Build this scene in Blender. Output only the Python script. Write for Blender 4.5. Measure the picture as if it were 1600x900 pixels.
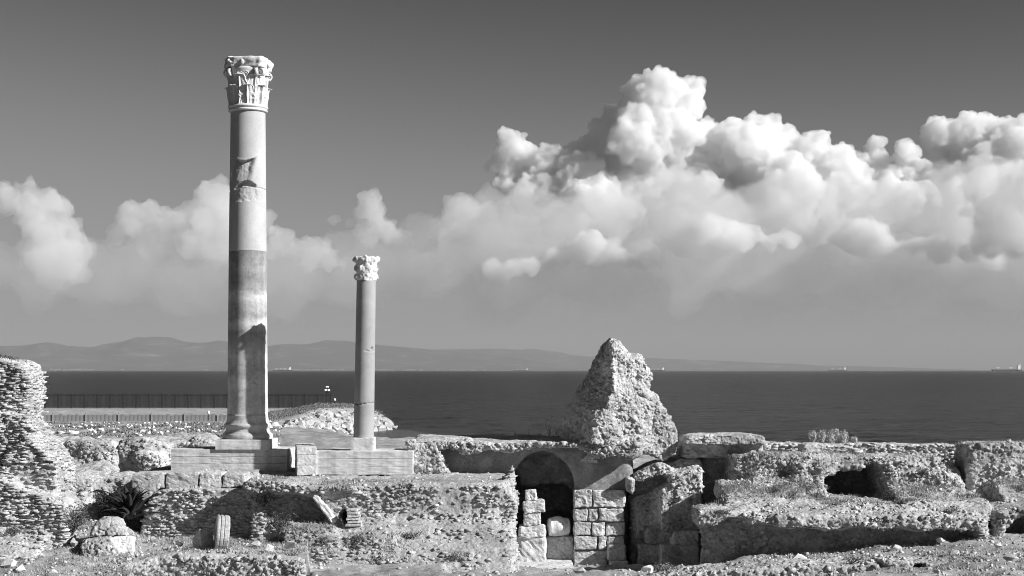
import bpy, bmesh, math, random
import numpy as np
from mathutils import Vector, Matrix, Euler

# ------------------------------------------------------------------ clear
for o in list(bpy.data.objects):
    bpy.data.objects.remove(o)
SC = bpy.context.scene
COL = SC.collection
R = math.radians

# ------------------------------------------------------------------ camera, sky, sun, exposure
FPX = 2462.0            # focal length in photograph pixels (1600 wide)
HOR = 578.0             # row of the horizon in the photograph
SEA_Z = -8.0
cam_d = bpy.data.cameras.new('camera')
cam_d.sensor_width = 36.0
cam_d.lens = FPX / 1600.0 * 36.0
cam_d.shift_y = (HOR - 450.0) / 1600.0
cam_d.clip_start = 0.5
cam_d.clip_end = 200000.0
cam = bpy.data.objects.new('camera', cam_d)
COL.objects.link(cam)
cam.location = (0, 0, 0)
cam.rotation_euler = (R(90), 0, 0)
SC.camera = cam

SUN_AZ = R(68)          # to the right of straight-behind-the-camera
SUN_EL = R(30)
sun_dir = Vector((math.sin(SUN_AZ) * math.cos(SUN_EL), -math.cos(SUN_AZ) * math.cos(SUN_EL), math.sin(SUN_EL)))
sun_d = bpy.data.lights.new('sun', 'SUN')
sun_d.energy = 5.0
sun_d.angle = R(0.53)
sun_d.color = (1.0, 1.0, 1.0)       # the photograph is black and white
sun = bpy.data.objects.new('sun', sun_d)
COL.objects.link(sun)
sun.rotation_euler = sun_dir.to_track_quat('Z', 'Y').to_euler()

world = bpy.data.worlds.new('World')
SC.world = world
world.use_nodes = True
wn = world.node_tree
wn.nodes.clear()
sky = wn.nodes.new('ShaderNodeTexSky')
sky.sky_type = 'NISHITA'
sky.sun_disc = False
sky.sun_elevation = SUN_EL
sky.sun_rotation = math.atan2(sun_dir.x, sun_dir.y)
sky.altitude = 10
sky.air_density = 1.0
sky.dust_density = 0.6
sep = wn.nodes.new('ShaderNodeSeparateColor')      # black-and-white film behind an orange filter
red = wn.nodes.new('ShaderNodeMath'); red.operation = 'MULTIPLY'; red.inputs[1].default_value = 0.75
grn = wn.nodes.new('ShaderNodeMath'); grn.operation = 'MULTIPLY'; grn.inputs[1].default_value = 0.25
mono = wn.nodes.new('ShaderNodeMath'); mono.operation = 'ADD'
bg = wn.nodes.new('ShaderNodeBackground')
bg.inputs['Strength'].default_value = 0.05
wo = wn.nodes.new('ShaderNodeOutputWorld')
wn.links.new(sky.outputs[0], sep.inputs[0])
wn.links.new(sep.outputs[0], red.inputs[0])
wn.links.new(sep.outputs[1], grn.inputs[0])
wn.links.new(red.outputs[0], mono.inputs[0])
wn.links.new(grn.outputs[0], mono.inputs[1])
# the film's response: steep contrast with a soft shoulder, y = x K / (x + K)
gam = wn.nodes.new('ShaderNodeMath'); gam.operation = 'POWER'; gam.inputs[1].default_value = 4.4
flt = wn.nodes.new('ShaderNodeMath'); flt.operation = 'MULTIPLY'; flt.inputs[1].default_value = 0.022
SHOULDER = 4.2
num = wn.nodes.new('ShaderNodeMath'); num.operation = 'MULTIPLY'; num.inputs[1].default_value = SHOULDER
den = wn.nodes.new('ShaderNodeMath'); den.operation = 'ADD'; den.inputs[1].default_value = SHOULDER
div = wn.nodes.new('ShaderNodeMath'); div.operation = 'DIVIDE'
wn.links.new(mono.outputs[0], gam.inputs[0])
wn.links.new(gam.outputs[0], flt.inputs[0])
wn.links.new(flt.outputs[0], num.inputs[0]); wn.links.new(flt.outputs[0], den.inputs[0])
wn.links.new(num.outputs[0], div.inputs[0]); wn.links.new(den.outputs[0], div.inputs[1])
wn.links.new(div.outputs[0], bg.inputs['Color'])
wn.links.new(bg.outputs[0], wo.inputs['Surface'])

SC.view_settings.view_transform = 'Standard'
SC.view_settings.look = 'None'
SC.view_settings.exposure = 0.7
SC.view_settings.gamma = 1.0
SC.view_settings.use_curve_mapping = False
SC.render.engine = 'CYCLES'
SC.cycles.max_bounces = 16
SC.cycles.diffuse_bounces = 3
SC.cycles.glossy_bounces = 2
SC.cycles.transparent_max_bounces = 8
SC.cycles.volume_bounces = 10
SC.cycles.use_denoising = True
SC.cycles.filter_width = 1.0
SC.cycles.sample_clamp_indirect = 4.0


def P(px, py, Y):
    """the point at depth Y (metres) that the photograph shows at pixel px, py"""
    return Vector(((px - 800.0) / FPX * Y, Y, (HOR - py) / FPX * Y))


# ------------------------------------------------------------------ noise
_rng = np.random.RandomState(7)
_PERM = _rng.permutation(256).astype(np.int64)
_PERM = np.concatenate([_PERM, _PERM, _PERM])
_GR = _rng.normal(size=(256, 3)); _GR /= np.linalg.norm(_GR, axis=1)[:, None]
_JT = _rng.rand(256, 3)
_RV = _rng.rand(256)


def _hash(i, j, k):
    return _PERM[_PERM[_PERM[i & 255] + (j & 255)] + (k & 255)]


def perlin(p):
    p = np.asarray(p, dtype=np.float64)
    i = np.floor(p).astype(np.int64)
    f = p - i
    u = f * f * f * (f * (f * 6 - 15) + 10)
    out = 0
    for dx in (0, 1):
        wx = u[:, 0] if dx else 1 - u[:, 0]
        for dy in (0, 1):
            wy = u[:, 1] if dy else 1 - u[:, 1]
            for dz in (0, 1):
                wz = u[:, 2] if dz else 1 - u[:, 2]
                g = _GR[_hash(i[:, 0] + dx, i[:, 1] + dy, i[:, 2] + dz)]
                d = (f[:, 0] - dx) * g[:, 0] + (f[:, 1] - dy) * g[:, 1] + (f[:, 2] - dz) * g[:, 2]
                out = out + wx * wy * wz * d
    return out * 1.6


def fbm(p, freq=1.0, octv=4, gain=0.5, seed=0.0):
    a, s, t = 1.0, 0.0, 0.0
    p = np.asarray(p) * freq + seed * 17.31
    for _ in range(octv):
        s = s + a * perlin(p); t += a
        p = p * 2.03 + 11.7; a *= gain
    return s / t


def worley(p, jit=0.95):
    """nearest and second nearest distance and a random value of the nearest cell"""
    p = np.asarray(p, dtype=np.float64)
    i = np.floor(p).astype(np.int64)
    f1 = np.full(len(p), 9.0); f2 = np.full(len(p), 9.0); cid = np.zeros(len(p), dtype=np.int64)
    for dx in (-1, 0, 1):
        for dy in (-1, 0, 1):
            for dz in (-1, 0, 1):
                h = _hash(i[:, 0] + dx, i[:, 1] + dy, i[:, 2] + dz)
                q = i + (dx, dy, dz) + 0.5 + (_JT[h] - 0.5) * jit
                d = np.sqrt(((p - q) ** 2).sum(1))
                m = d < f1
                f2 = np.where(m, f1, np.minimum(f2, d))
                cid = np.where(m, h, cid)
                f1 = np.where(m, d, f1)
    return f1, f2, _RV[cid]


def smooth(e0, e1, x):
    t = np.clip((x - e0) / (e1 - e0), 0, 1)
    return t * t * (3 - 2 * t)


# ------------------------------------------------------------------ mesh helpers
def link(o, parent=None):
    COL.objects.link(o)
    if parent is not None:
        o.parent = parent
    return o


def tag(o, label=None, cat=None, group=None, kind=None):
    if label: o['label'] = label
    if cat: o['category'] = cat
    if group: o['group'] = group
    if kind or cat: o['kind'] = kind or 'thing'
    return o


def mesh_obj(name, verts, faces, mat, parent=None, smooth_sh=False, tone=None):
    me = bpy.data.meshes.new(name)
    if isinstance(verts, np.ndarray) and isinstance(faces, np.ndarray):
        n = faces.shape[1]
        me.vertices.add(len(verts)); me.vertices.foreach_set('co', verts.astype(np.float32).ravel())
        me.loops.add(faces.size); me.loops.foreach_set('vertex_index', faces.astype(np.int32).ravel())
        me.polygons.add(len(faces))
        me.polygons.foreach_set('loop_start', np.arange(0, faces.size, n, dtype=np.int32))
        me.update(calc_edges=True); me.validate()
    else:
        me.from_pydata([tuple(v) for v in verts], [], faces)
        me.update()
    if tone is not None:
        at = me.attributes.new('tone', 'FLOAT', 'POINT')
        at.data.foreach_set('value', np.asarray(tone, dtype=np.float32))
    if mat: me.materials.append(mat)
    if smooth_sh: me.shade_smooth()
    return link(bpy.data.objects.new(name, me), parent)


def empty(name, loc=(0, 0, 0)):
    o = bpy.data.objects.new(name, None)
    o.empty_display_size = 0.2
    COL.objects.link(o)
    o.location = loc
    return o


def prism(poly, Y0, Y1, at=None):
    """photograph outline (pixels at depth `at`) -> closed prism from Y0 to Y1"""
    at = Y0 if at is None else at
    pts = [P(a, b, at) for a, b in poly]
    v = [(p.x, Y0, p.z) for p in pts] + [(p.x, Y1, p.z) for p in pts]
    n = len(pts)
    f = [list(range(n)), list(range(2 * n - 1, n - 1, -1))]
    f += [[(i + 1) % n, i, i + n, (i + 1) % n + n] for i in range(n)]
    return v, f


def box(x0, x1, y0, y1, z0, z1):
    v = [(x0, y0, z0), (x1, y0, z0), (x1, y1, z0), (x0, y1, z0), (x0, y0, z1), (x1, y0, z1), (x1, y1, z1), (x0, y1, z1)]
    f = [[0, 3, 2, 1], [4, 5, 6, 7], [0, 1, 5, 4], [1, 2, 6, 5], [2, 3, 7, 6], [3, 0, 4, 7]]
    return v, f


def hull(pts):
    bm = bmesh.new()
    for p in pts: bm.verts.new(p)
    bmesh.ops.convex_hull(bm, input=bm.verts)
    bm.verts.ensure_lookup_table(); bm.verts.index_update()
    used = [v for v in bm.verts if v.link_faces]
    idx = {v: i for i, v in enumerate(used)}
    v = [tuple(x.co) for x in used]
    f = [[idx[x] for x in fc.verts] for fc in bm.faces]
    bm.free()
    return v, f


_ICO = {}
def ico(sub):
    if sub not in _ICO:
        bm = bmesh.new(); bmesh.ops.create_icosphere(bm, subdivisions=sub, radius=1.0)
        _ICO[sub] = (np.array([v.co for v in bm.verts]), np.array([[x.index for x in f.verts] for f in bm.faces]))
        bm.free()
    return _ICO[sub]


def ball(c, r, sub=3, sq=(1, 1, 1)):
    v, f = ico(sub)
    return v * (np.array(sq) * r) + np.array(c), f.tolist()


def union(shapes):
    V, F = [], []
    for v, f in shapes:
        o = len(V)
        V += [tuple(x) for x in v]
        F += [[i + o for i in x] for x in f]
    return V, F


def remesh(shapes, voxel, cut=None):
    """closed shapes (and shapes to cut away) -> one welded quad skin as numpy verts, faces"""
    def tmp(sh):
        v, f = union(sh)
        me = bpy.data.meshes.new('tmp'); me.from_pydata(v, [], f); me.update()
        bm = bmesh.new(); bm.from_mesh(me); bmesh.ops.recalc_face_normals(bm, faces=bm.faces); bm.to_mesh(me); bm.free()
        o = bpy.data.objects.new('tmp', me); COL.objects.link(o)
        return o
    def ev(o):
        dg = bpy.context.evaluated_depsgraph_get()
        return bpy.data.meshes.new_from_object(o.evaluated_get(dg))
    o = tmp(shapes)
    m = o.modifiers.new('r', 'REMESH'); m.mode = 'VOXEL'; m.voxel_size = voxel
    c = None
    if cut:
        c = tmp(cut)
        b = o.modifiers.new('b', 'BOOLEAN'); b.operation = 'DIFFERENCE'; b.object = c; b.solver = 'EXACT'
        m2 = o.modifiers.new('r2', 'REMESH'); m2.mode = 'VOXEL'; m2.voxel_size = voxel
    bpy.context.view_layer.update()
    me = ev(o)
    nv = len(me.vertices)
    V = np.empty(nv * 3, dtype=np.float32); me.vertices.foreach_get('co', V)
    V = V.reshape(-1, 3).astype(np.float64)
    nl = len(me.loops)
    L = np.empty(nl, dtype=np.int32); me.loops.foreach_get('vertex_index', L)
    ls = np.empty(len(me.polygons), dtype=np.int32); me.polygons.foreach_get('loop_start', ls)
    lt = np.empty(len(me.polygons), dtype=np.int32); me.polygons.foreach_get('loop_total', lt)
    q = ls[lt == 4]
    F = np.stack([L[q + k] for k in range(4)], 1)
    for x in (o, c):
        if x: bpy.data.objects.remove(x)
    bpy.data.meshes.remove(me)
    return V, F


def normals(V, F):
    a = V[F[:, 2]] - V[F[:, 0]]; b = V[F[:, 3 % F.shape[1]]] - V[F[:, 1]]
    if F.shape[1] == 3:
        a = V[F[:, 1]] - V[F[:, 0]]; b = V[F[:, 2]] - V[F[:, 0]]
    n = np.cross(a, b)
    N = np.zeros_like(V)
    for k in range(F.shape[1]):
        np.add.at(N, F[:, k], n)
    return N / (np.linalg.norm(N, axis=1)[:, None] + 1e-12)


def relax(V, F, it=1):
    for _ in range(it):
        S = np.zeros_like(V); C = np.zeros(len(V))
        for k in range(F.shape[1]):
            a, b = F[:, k], F[:, (k + 1) % F.shape[1]]
            np.add.at(S, a, V[b]); np.add.at(C, a, 1)
        V = V * 0.5 + 0.5 * S / np.maximum(C, 1)[:, None]
    return V


# ------------------------------------------------------------------ node material helpers (all greys: the photograph is black and white)
def nmat(name):
    m = bpy.data.materials.new(name); m.use_nodes = True
    t = m.node_tree; b = t.nodes['Principled BSDF']
    b.inputs['Roughness'].default_value = 0.9
    if 'Specular IOR Level' in b.inputs: b.inputs['Specular IOR Level'].default_value = 0.25
    return m, t, b


def g3(v): return (v, v, v, 1)


def ramp(t, fac, stops):
    r = t.nodes.new('ShaderNodeValToRGB')
    e = r.color_ramp.elements
    e[0].position, e[0].color = stops[0][0], g3(stops[0][1])
    e[1].position, e[1].color = stops[-1][0], g3(stops[-1][1])
    for p, v in stops[1:-1]:
        x = e.new(p); x.color = g3(v)
    t.links.new(fac, r.inputs[0])
    return r.outputs[0]


def noise(t, scale, detail=6, rough=0.6, dist=0.0, vec=None):
    n = t.nodes.new('ShaderNodeTexNoise')
    n.inputs['Scale'].default_value = scale; n.inputs['Detail'].default_value = detail
    n.inputs['Roughness'].default_value = rough; n.inputs['Distortion'].default_value = dist
    if vec is not None: t.links.new(vec, n.inputs['Vector'])
    return n.outputs[0]


def coords(t, scale=(1, 1, 1), kind='Object', rot=(0, 0, 0)):
    c = t.nodes.new('ShaderNodeTexCoord'); m = t.nodes.new('ShaderNodeMapping')
    m.inputs['Scale'].default_value = scale; m.inputs['Rotation'].default_value = rot
    t.links.new(c.outputs[kind], m.inputs['Vector'])
    return m.outputs[0]


def mix(t, a, b, fac, mode='MIX'):
    m = t.nodes.new('ShaderNodeMix'); m.data_type = 'RGBA'; m.blend_type = mode
    for s, v in ((m.inputs[0], fac), (m.inputs[6], a), (m.inputs[7], b)):
        if isinstance(v, (int, float)): s.default_value = v if s.type == 'VALUE' else g3(v)
        else: t.links.new(v, s)
    return m.outputs[2]


def bump(t, b, h, dist=0.02, st=0.6):
    n = t.nodes.new('ShaderNodeBump')
    n.inputs['Distance'].default_value = dist; n.inputs['Strength'].default_value = st
    t.links.new(h, n.inputs['Height']); t.links.new(n.outputs[0], b.inputs['Normal'])


def stone_mat(name, lo, hi, sc=2.0, bd=0.03, fine=14.0, tone=True, pits=True, grain=0.85):
    """weathered stone: broad patches, fine grain, dark pits, own tone of each stone from the mesh"""
    m, t, b = nmat(name)
    v = coords(t)
    c = ramp(t, noise(t, sc, 8, 0.65, 0.4, v), [(0.3, lo), (0.7, hi)])
    f = ramp(t, noise(t, fine, 8, 0.75, 0.3, v), [(0.3, 0.45), (0.5, 0.95), (0.72, 1.35)])
    c = mix(t, c, f, grain, 'MULTIPLY')
    f2 = ramp(t, noise(t, fine * 3.2, 6, 0.75, 0, v), [(0.32, 0.55), (0.5, 1.0), (0.7, 1.3)])
    c = mix(t, c, f2, grain * 0.8, 'MULTIPLY')
    if pits:
        vo = t.nodes.new('ShaderNodeTexVoronoi'); vo.inputs['Scale'].default_value = fine * 0.75
        t.links.new(v, vo.inputs['Vector'])
        p = ramp(t, vo.outputs['Distance'], [(0.10, 0.35), (0.3, 1.0)])
        c = mix(t, c, p, 0.55, 'MULTIPLY')
    if tone:
        at = t.nodes.new('ShaderNodeAttribute'); at.attribute_name = 'tone'
        c = mix(t, c, at.outputs['Fac'], 1.0, 'MULTIPLY')
    t.links.new(c, b.inputs['Base Color'])
    bump(t, b, noise(t, fine * 1.3, 10, 0.82, 0.2, v), bd * 2.0, 0.9)
    return m

# ================================================================== the large setting: sea, hills, air, clouds
def sea_mat(name, base, rough, bs, bst, stretch):
    m, t, b = nmat(name)
    v = coords(t, stretch)
    n1 = noise(t, 0.12, 12, 0.68, 0.3, v)
    b.inputs['Roughness'].default_value = rough
    b.inputs['IOR'].default_value = 1.33
    b.inputs['Specular IOR Level'].default_value = 0.4
    t.links.new(ramp(t, noise(t, 0.02, 8, 0.6, 0.2, v), [(0.3, base * 0.75), (0.7, base * 1.3)]), b.inputs['Base Color'])
    bump(t, b, n1, bs, bst)
    return m

M_SEA = sea_mat('sea_water', 0.008, 0.3, 6.0, 1.0, (0.5, 1.0, 1))
M_INLET = sea_mat('inlet_water', 0.045, 0.25, 0.4, 0.8, (0.4, 4.0, 1))

# the sea: wind waves as real facets near the shore, running out to a flat horizon
sy = 1.0 / np.linspace(1 / 90.0, 1 / 5200.0, 290)
sy = np.concatenate([sy, [7000, 10000, 15000, 22000, 35500]])
sxp = np.concatenate([[-60000], np.arange(-300, 1900, 7.0), [62000]])
SPX, SY = np.meshgrid(sxp, sy)
SX = np.clip((SPX - 800) / FPX * SY, -30000, 30000)
k_ = np.stack([SX.ravel(), SY.ravel(), np.zeros(SX.size)], 1)
far_ = 1 - smooth(1200, 4200, SY.ravel())
hz_ = fbm(k_ * [0.16, 0.22, 1], 1.0, 5, 0.75) * 0.65 * far_ * (0.5 + 0.5 * smooth(-0.3, 0.3, fbm(k_ * [0.004, 0.009, 1], 1.0, 2)))
inner = (np.abs(SPX.ravel() - 800) < 1400) & ~((SPX.ravel() < 740) & (SY.ravel() < 216))
VS = np.stack([SX.ravel(), SY.ravel(), SEA_Z + hz_ * inner], 1)
si = np.arange(SX.size).reshape(SX.shape)
FS = np.stack([si[:-1, :-1].ravel(), si[:-1, 1:].ravel(), si[1:, 1:].ravel(), si[1:, :-1].ravel()], 1)
sea = mesh_obj('sea', VS, FS, M_SEA, smooth_sh=True)
tag(sea, 'dark choppy sea reaching to the horizon', kind='structure')


def hills(name, prof, Y, depth, dz, mat, label, seed):
    """a range of hills: ridge line (pixels at depth Y), flanks falling to the shore, with spurs and gullies"""
    xs = np.array([p[0] for p in prof]); ys = np.array([p[1] for p in prof])
    nx, ny = 280, 40
    u = np.linspace(xs[0], xs[-1], nx)
    X = (u - 800) / FPX * Y
    H = (HOR - np.interp(u, xs, ys)) / FPX * Y - SEA_Z
    t = np.linspace(-1, 1, ny)
    XX, TT = np.meshgrid(X, t)
    HH = np.tile(H, (ny, 1))
    q = np.stack([XX.ravel() / 2600.0, TT.ravel() * depth / 2600.0, np.full(XX.size, seed)], 1)
    rid = (1 - np.abs(fbm(q, 1.0, 5, 0.55))).reshape(XX.shape)
    prof_t = np.clip(1 - np.abs(TT) ** 1.1, 0, 1)
    Z = SEA_Z - 6 + (HH + 6) * np.clip(prof_t * (0.45 + 0.62 * rid), 0, None)
    crest = np.abs(TT) < 0.03
    Z = np.where(np.abs(TT) > 0.97, SEA_Z - 6, Z)
    Z = np.minimum(Z, SEA_Z + HH * 1.0 + 4)
    V = np.stack([XX.ravel(), (Y + TT * depth).ravel(), Z.ravel()], 1)
    i = np.arange(nx * ny).reshape(ny, nx)
    F = np.stack([i[:-1, :-1].ravel(), i[:-1, 1:].ravel(), i[1:, 1:].ravel(), i[1:, :-1].ravel()], 1)
    o = mesh_obj(name, V, F, mat, smooth_sh=True)
    return tag(o, label, kind='structure')

mh, th, bh = nmat('hillside')
vh = coords(th, (0.001, 0.001, 0.004))
th.links.new(ramp(th, noise(th, 2.2, 9, 0.65, 0.5, vh), [(0.3, 0.02), (0.55, 0.05), (0.75, 0.2)]), bh.inputs['Base Color'])
hills('hills', [(-700, 556), (-500, 545), (-300, 535), (-120, 538), (0, 541), (40, 540), (75, 535), (110, 540), (140, 542), (170, 537), (200, 533), (215, 527), (235, 523), (262, 526),
       (290, 535), (320, 536), (345, 532), (380, 537), (420, 541), (445, 536), (480, 533), (510, 532), (545, 533), (600, 540),
       (680, 547), (740, 551), (800, 559), (860, 568), (900, 577)], 29000, 2600, 0, mh, 'long range of hazy hills across the bay', 3.0)
hills('hills', [(500, 560), (600, 550), (680, 546), (760, 545), (830, 545), (870, 550), (940, 557), (1050, 561), (1100, 563), (1250, 569), (1400, 574), (1500, 577)],
      33000, 1800, 0, mh, 'faint lower hills fading out towards the right', 9.0)

# the air: one even pale volume
HZ = box(-31000, 31000, -1500, 36000, -11.0, 720.0)
m_hz = bpy.data.materials.new('haze'); m_hz.use_nodes = True
tz = m_hz.node_tree; tz.nodes.clear()
pv = tz.nodes.new('ShaderNodeVolumePrincipled')
pv.inputs['Color'].default_value = g3(0.50)
pv.inputs['Density'].default_value = 3.6e-5
pv.inputs['Anisotropy'].default_value = 0.0
oz = tz.nodes.new('ShaderNodeOutputMaterial'); tz.links.new(pv.outputs[0], oz.inputs['Volume'])
hz = mesh_obj('haze', HZ[0], HZ[1], m_hz)
tag(hz, 'pale sea haze in the air over the bay', kind='stuff')

# cumulus clouds: closed bodies of even, dense white vapour, lit by the sun
def cloud_mat(dens, alb=1.0):
    m = bpy.data.materials.new('cloud_vapour'); m.use_nodes = True
    t = m.node_tree; t.nodes.clear()
    p = t.nodes.new('ShaderNodeVolumePrincipled')
    p.inputs['Color'].default_value = g3(alb)
    p.inputs['Density'].default_value = dens
    p.inputs['Anisotropy'].default_value = 0.0
    o = t.nodes.new('ShaderNodeOutputMaterial'); t.links.new(p.outputs[0], o.inputs['Volume'])
    return m

M_CLOUD = cloud_mat(0.0042, 0.972)
M_CLOUD_LOW = cloud_mat(0.0024, 0.975)
M_CLOUD_SOFT = cloud_mat(0.0012, 0.985)
M_CLOUD_VEIL = cloud_mat(0.00045, 0.92)
M_CLOUD_MIST = cloud_mat(0.00022, 0.95)
M_CLOUD_GREY = cloud_mat(0.0017, 0.975)


def cloud(blobs, Y, label, voxel, seed, mat=None, amp=1.0, fine=True):
    """blobs: (px, py, radius px) puffs at depth Y; merged, then billowed like a cauliflower"""
    k = Y / FPX
    sh = []
    rnd = random.Random(seed)
    for bdat in blobs:
        px, py, r = bdat[:3]
        dy = rnd.uniform(-0.7, 0.7) * r * k
        c = P(px, py, Y); c.y += dy
        sq = bdat[3] if len(bdat) > 3 else 1.0
        sh.append(ball(c, r * k, 2, (1, 1, sq)))
        for j in range(9 if fine else 0):          # smaller heads budding from each puff
            a = rnd.uniform(0, 2 * math.pi); e = rnd.uniform(-0.5, 1.0)
            q = Vector((math.cos(a) * math.cos(e), -abs(math.sin(a)) * math.cos(e), math.sin(e) * sq))
            sh.append(ball(c + q * r * k * 0.85, r * k * rnd.uniform(0.22, 0.45), 1))
    V, F = remesh(sh, max(voxel, 75))
    V = relax(V, F, 2)
    def billow(V, F, fr, am):
        N = normals(V, F)
        w = perlin(V * fr * 0.8 + 31.1 * seed)
        wv = np.stack([w, perlin(V * fr * 1.7 + 7.7), perlin(V * fr * 1.7 + 19.3)], 1)
        f1, f2, rv = worley(V * fr + seed * 3.3 + 0.55 * wv)
        return V + N * ((0.6 - f1) * am * amp * (0.5 + rv) + w * am * 0.7 * amp)[:, None]
    for s_, a_ in ((60, 24), (26, 15)):
        V = billow(V, F, 1 / (s_ * k), a_ * k)
    V, F = remesh([(V, F.tolist())], voxel)
    for s_, a_ in ((13, 9.0), (7.5, 5.6), (4.5, 3.0)):
        V = billow(V, F, 1 / (s_ * k), a_ * k)
    V = relax(V, F, 1) * 0.5 + V * 0.5
    V, F = remesh([(V, F.tolist())], voxel * 1.0)
    V = billow(V, F, 1 / (9.0 * k), 2.6 * k)
    V = V + normals(V, F) * (fbm(V, 1 / (7.0 * k), 3, 0.65, seed) * 3.2 * k)[:, None]
    o = mesh_obj('cloud', V, F, mat or M_CLOUD, smooth_sh=True)
    return tag(o, label, 'cloud', 'clouds over the bay')

CLY = 46000.0
cloud([(1025, 170, 40), (1058, 165, 30), (1000, 160, 24), (955, 205, 30), (1030, 145, 24), (1062, 150, 20), (1000, 215, 46), (1050, 215, 42), (940, 225, 24),
       (815, 225, 20), (797, 226, 14), (822, 245, 26), (790, 255, 20), (884, 247, 15), (850, 262, 20), (800, 280, 26),
       (1115, 235, 30), (1135, 214, 16), (1190, 205, 22), (1178, 184, 12), (1220, 230, 28), (1260, 245, 26), (1310, 258, 22), (1170, 255, 40),
       (960, 280, 36), (900, 290, 34), (840, 310, 34), (1020, 285, 50), (1100, 290, 50), (1240, 285, 45), (1320, 290, 34), (880, 330, 36), (960, 330, 45), (1060, 330, 45), (1180, 325, 48), (1280, 325, 44), (930, 340, 55), (1110, 330, 70), (1220, 320, 60), (1030, 260, 60), (1180, 285, 55)],
      CLY, 'towering white cumulus with the tallest head, right of the columns', 52, 1)
cloud([(1380, 255, 22), (1415, 245, 22), (1480, 212, 24), (1530, 200, 26), (1500, 202, 18), (1580, 215, 28), (1640, 225, 45), (1450, 270, 40), (1540, 260, 55), (1380, 300, 40), (1430, 330, 44), (1620, 300, 60), (1520, 330, 50), (1345, 262, 16), (1366, 226, 11, 0.5), (1700, 270, 70)],
      CLY + 3500, 'bright cumulus at the right edge, behind the grey cloud', 56, 2)
cloud([(1497, 262, 10), (1486, 275, 7), (1512, 276, 14), (1535, 262, 16), (1560, 258, 18), (1588, 262, 18), (1530, 290, 20), (1560, 285, 24), (1600, 290, 34), (1510, 305, 12), (1495, 296, 7), (1535, 318, 20), (1570, 320, 26), (1520, 335, 12), (1545, 350, 18), (1590, 350, 30), (1560, 375, 16), (1600, 380, 22), (1640, 300, 45), (1640, 350, 50)],
      CLY - 9500, 'darker grey cloud in front of the right-hand cumulus', 56, 3, M_CLOUD_GREY)
cloud([(895, 392, 14, .9), (915, 384, 13), (935, 392, 20, .8), (960, 386, 16), (978, 398, 22, .8), (1002, 394, 16, .9), (1015, 402, 10), (870, 404, 14, .8), (848, 412, 13, .6), (826, 418, 14, .5), (800, 422, 13, .45), (776, 426, 12, .4)],
      CLY - 7000, 'small low bright cumulus under the tallest cloud head', 52, 4, M_CLOUD_LOW)
cloud([(1118, 345, 14), (1108, 360, 16), (1140, 368, 18, .8), (1170, 374, 18, .7), (1205, 378, 17, .7), (1240, 380, 16, .7), (1260, 380, 9)],
      CLY - 7500, 'low ragged strip of bright cloud in the middle of the bank', 52, 5, M_CLOUD_LOW)
cloud([(1355, 352, 16), (1340, 368, 20), (1375, 368, 20, .8), (1400, 380, 16, .7), (1430, 384, 16, .7), (1470, 388, 16, .6), (1510, 398, 16, .5), (1550, 404, 14, .5), (1310, 380, 16)],
      CLY - 8000, 'low bright cloud strip at the right, above the sea haze', 52, 6, M_CLOUD_LOW)
# the grey sheet that the heads rise from, dissolving downwards
cloud([(740, 395, 50, .5), (840, 370, 70, .6), (960, 350, 85, .6), (1090, 340, 90, .6), (1220, 345, 90, .6), (1350, 350, 90, .6), (1480, 355, 90, .6), (1600, 360, 95, .6), (1720, 360, 95, .6)],
      CLY - 5200, 'broad grey base sheet under the right-hand cumulus bank', 150, 7, M_CLOUD_VEIL, 2.6, False)
cloud([(680, 420, 60, .5), (800, 415, 75, .5), (930, 415, 85, .5), (1070, 415, 90, .5), (1210, 420, 90, .5), (1350, 420, 90, .5), (1490, 420, 90, .5), (1630, 420, 95, .5), (1760, 420, 95, .5), (560, 425, 50, .4)],
      CLY - 6500, 'thin pale mist dissolving below the right-hand cloud bank', 170, 17, M_CLOUD_MIST, 3.0, False)
# left group
cloud([(45, 298, 18), (60, 318, 28), (20, 315, 22), (75, 350, 28), (100, 375, 30), (120, 400, 30), (0, 310, 16), (-30, 320, 26), (60, 385, 34), (90, 420, 36, .6)],
      CLY - 1000, 'hazy white plume of cloud at the left edge', 60, 8, M_CLOUD_SOFT)
cloud([(215, 345, 18), (240, 342, 18), (265, 348, 18), (290, 350, 16), (225, 365, 22), (270, 372, 24), (330, 310, 18), (345, 296, 12), (340, 335, 26), (318, 350, 22), (370, 350, 30), (400, 350, 24), (300, 385, 26, .7), (185, 372, 14), (240, 395, 22, .6), (350, 385, 30, .7)],
      CLY, 'cloud heads rising behind the tall column', 66, 9, M_CLOUD_SOFT)
cloud([(430, 362, 14), (450, 370, 16), (470, 385, 16), (490, 397, 15), (510, 408, 13), (530, 414, 10), (440, 390, 20)],
      CLY - 800, 'slanting cloud ridge between the two columns', 60, 10, M_CLOUD_SOFT)
cloud([(575, 320, 15), (562, 338, 18), (590, 335, 18), (605, 355, 20), (620, 375, 18), (632, 385, 10), (522, 343, 8), (580, 362, 14), (545, 350, 10)],
      CLY, 'small bright cloud above the short column', 56, 11, M_CLOUD_SOFT)
cloud([(725, 320, 14), (712, 322, 10), (740, 340, 16), (728, 355, 16), (765, 332, 10), (690, 360, 10), (705, 345, 10)],
      CLY - 500, 'small wispy cloud at the left end of the bank', 60, 12, M_CLOUD_SOFT)
cloud([(20, 420, 40, .5), (120, 415, 45, .5), (230, 410, 45, .5), (340, 410, 45, .5), (450, 425, 45, .4), (560, 420, 40, .4), (640, 425, 40, .4), (300, 445, 50, .4), (150, 450, 50, .35), (-80, 420, 60, .5)],
      CLY - 3500, 'thin grey mist under the left-hand clouds', 170, 13, M_CLOUD_MIST, 3.0, False)

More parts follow.
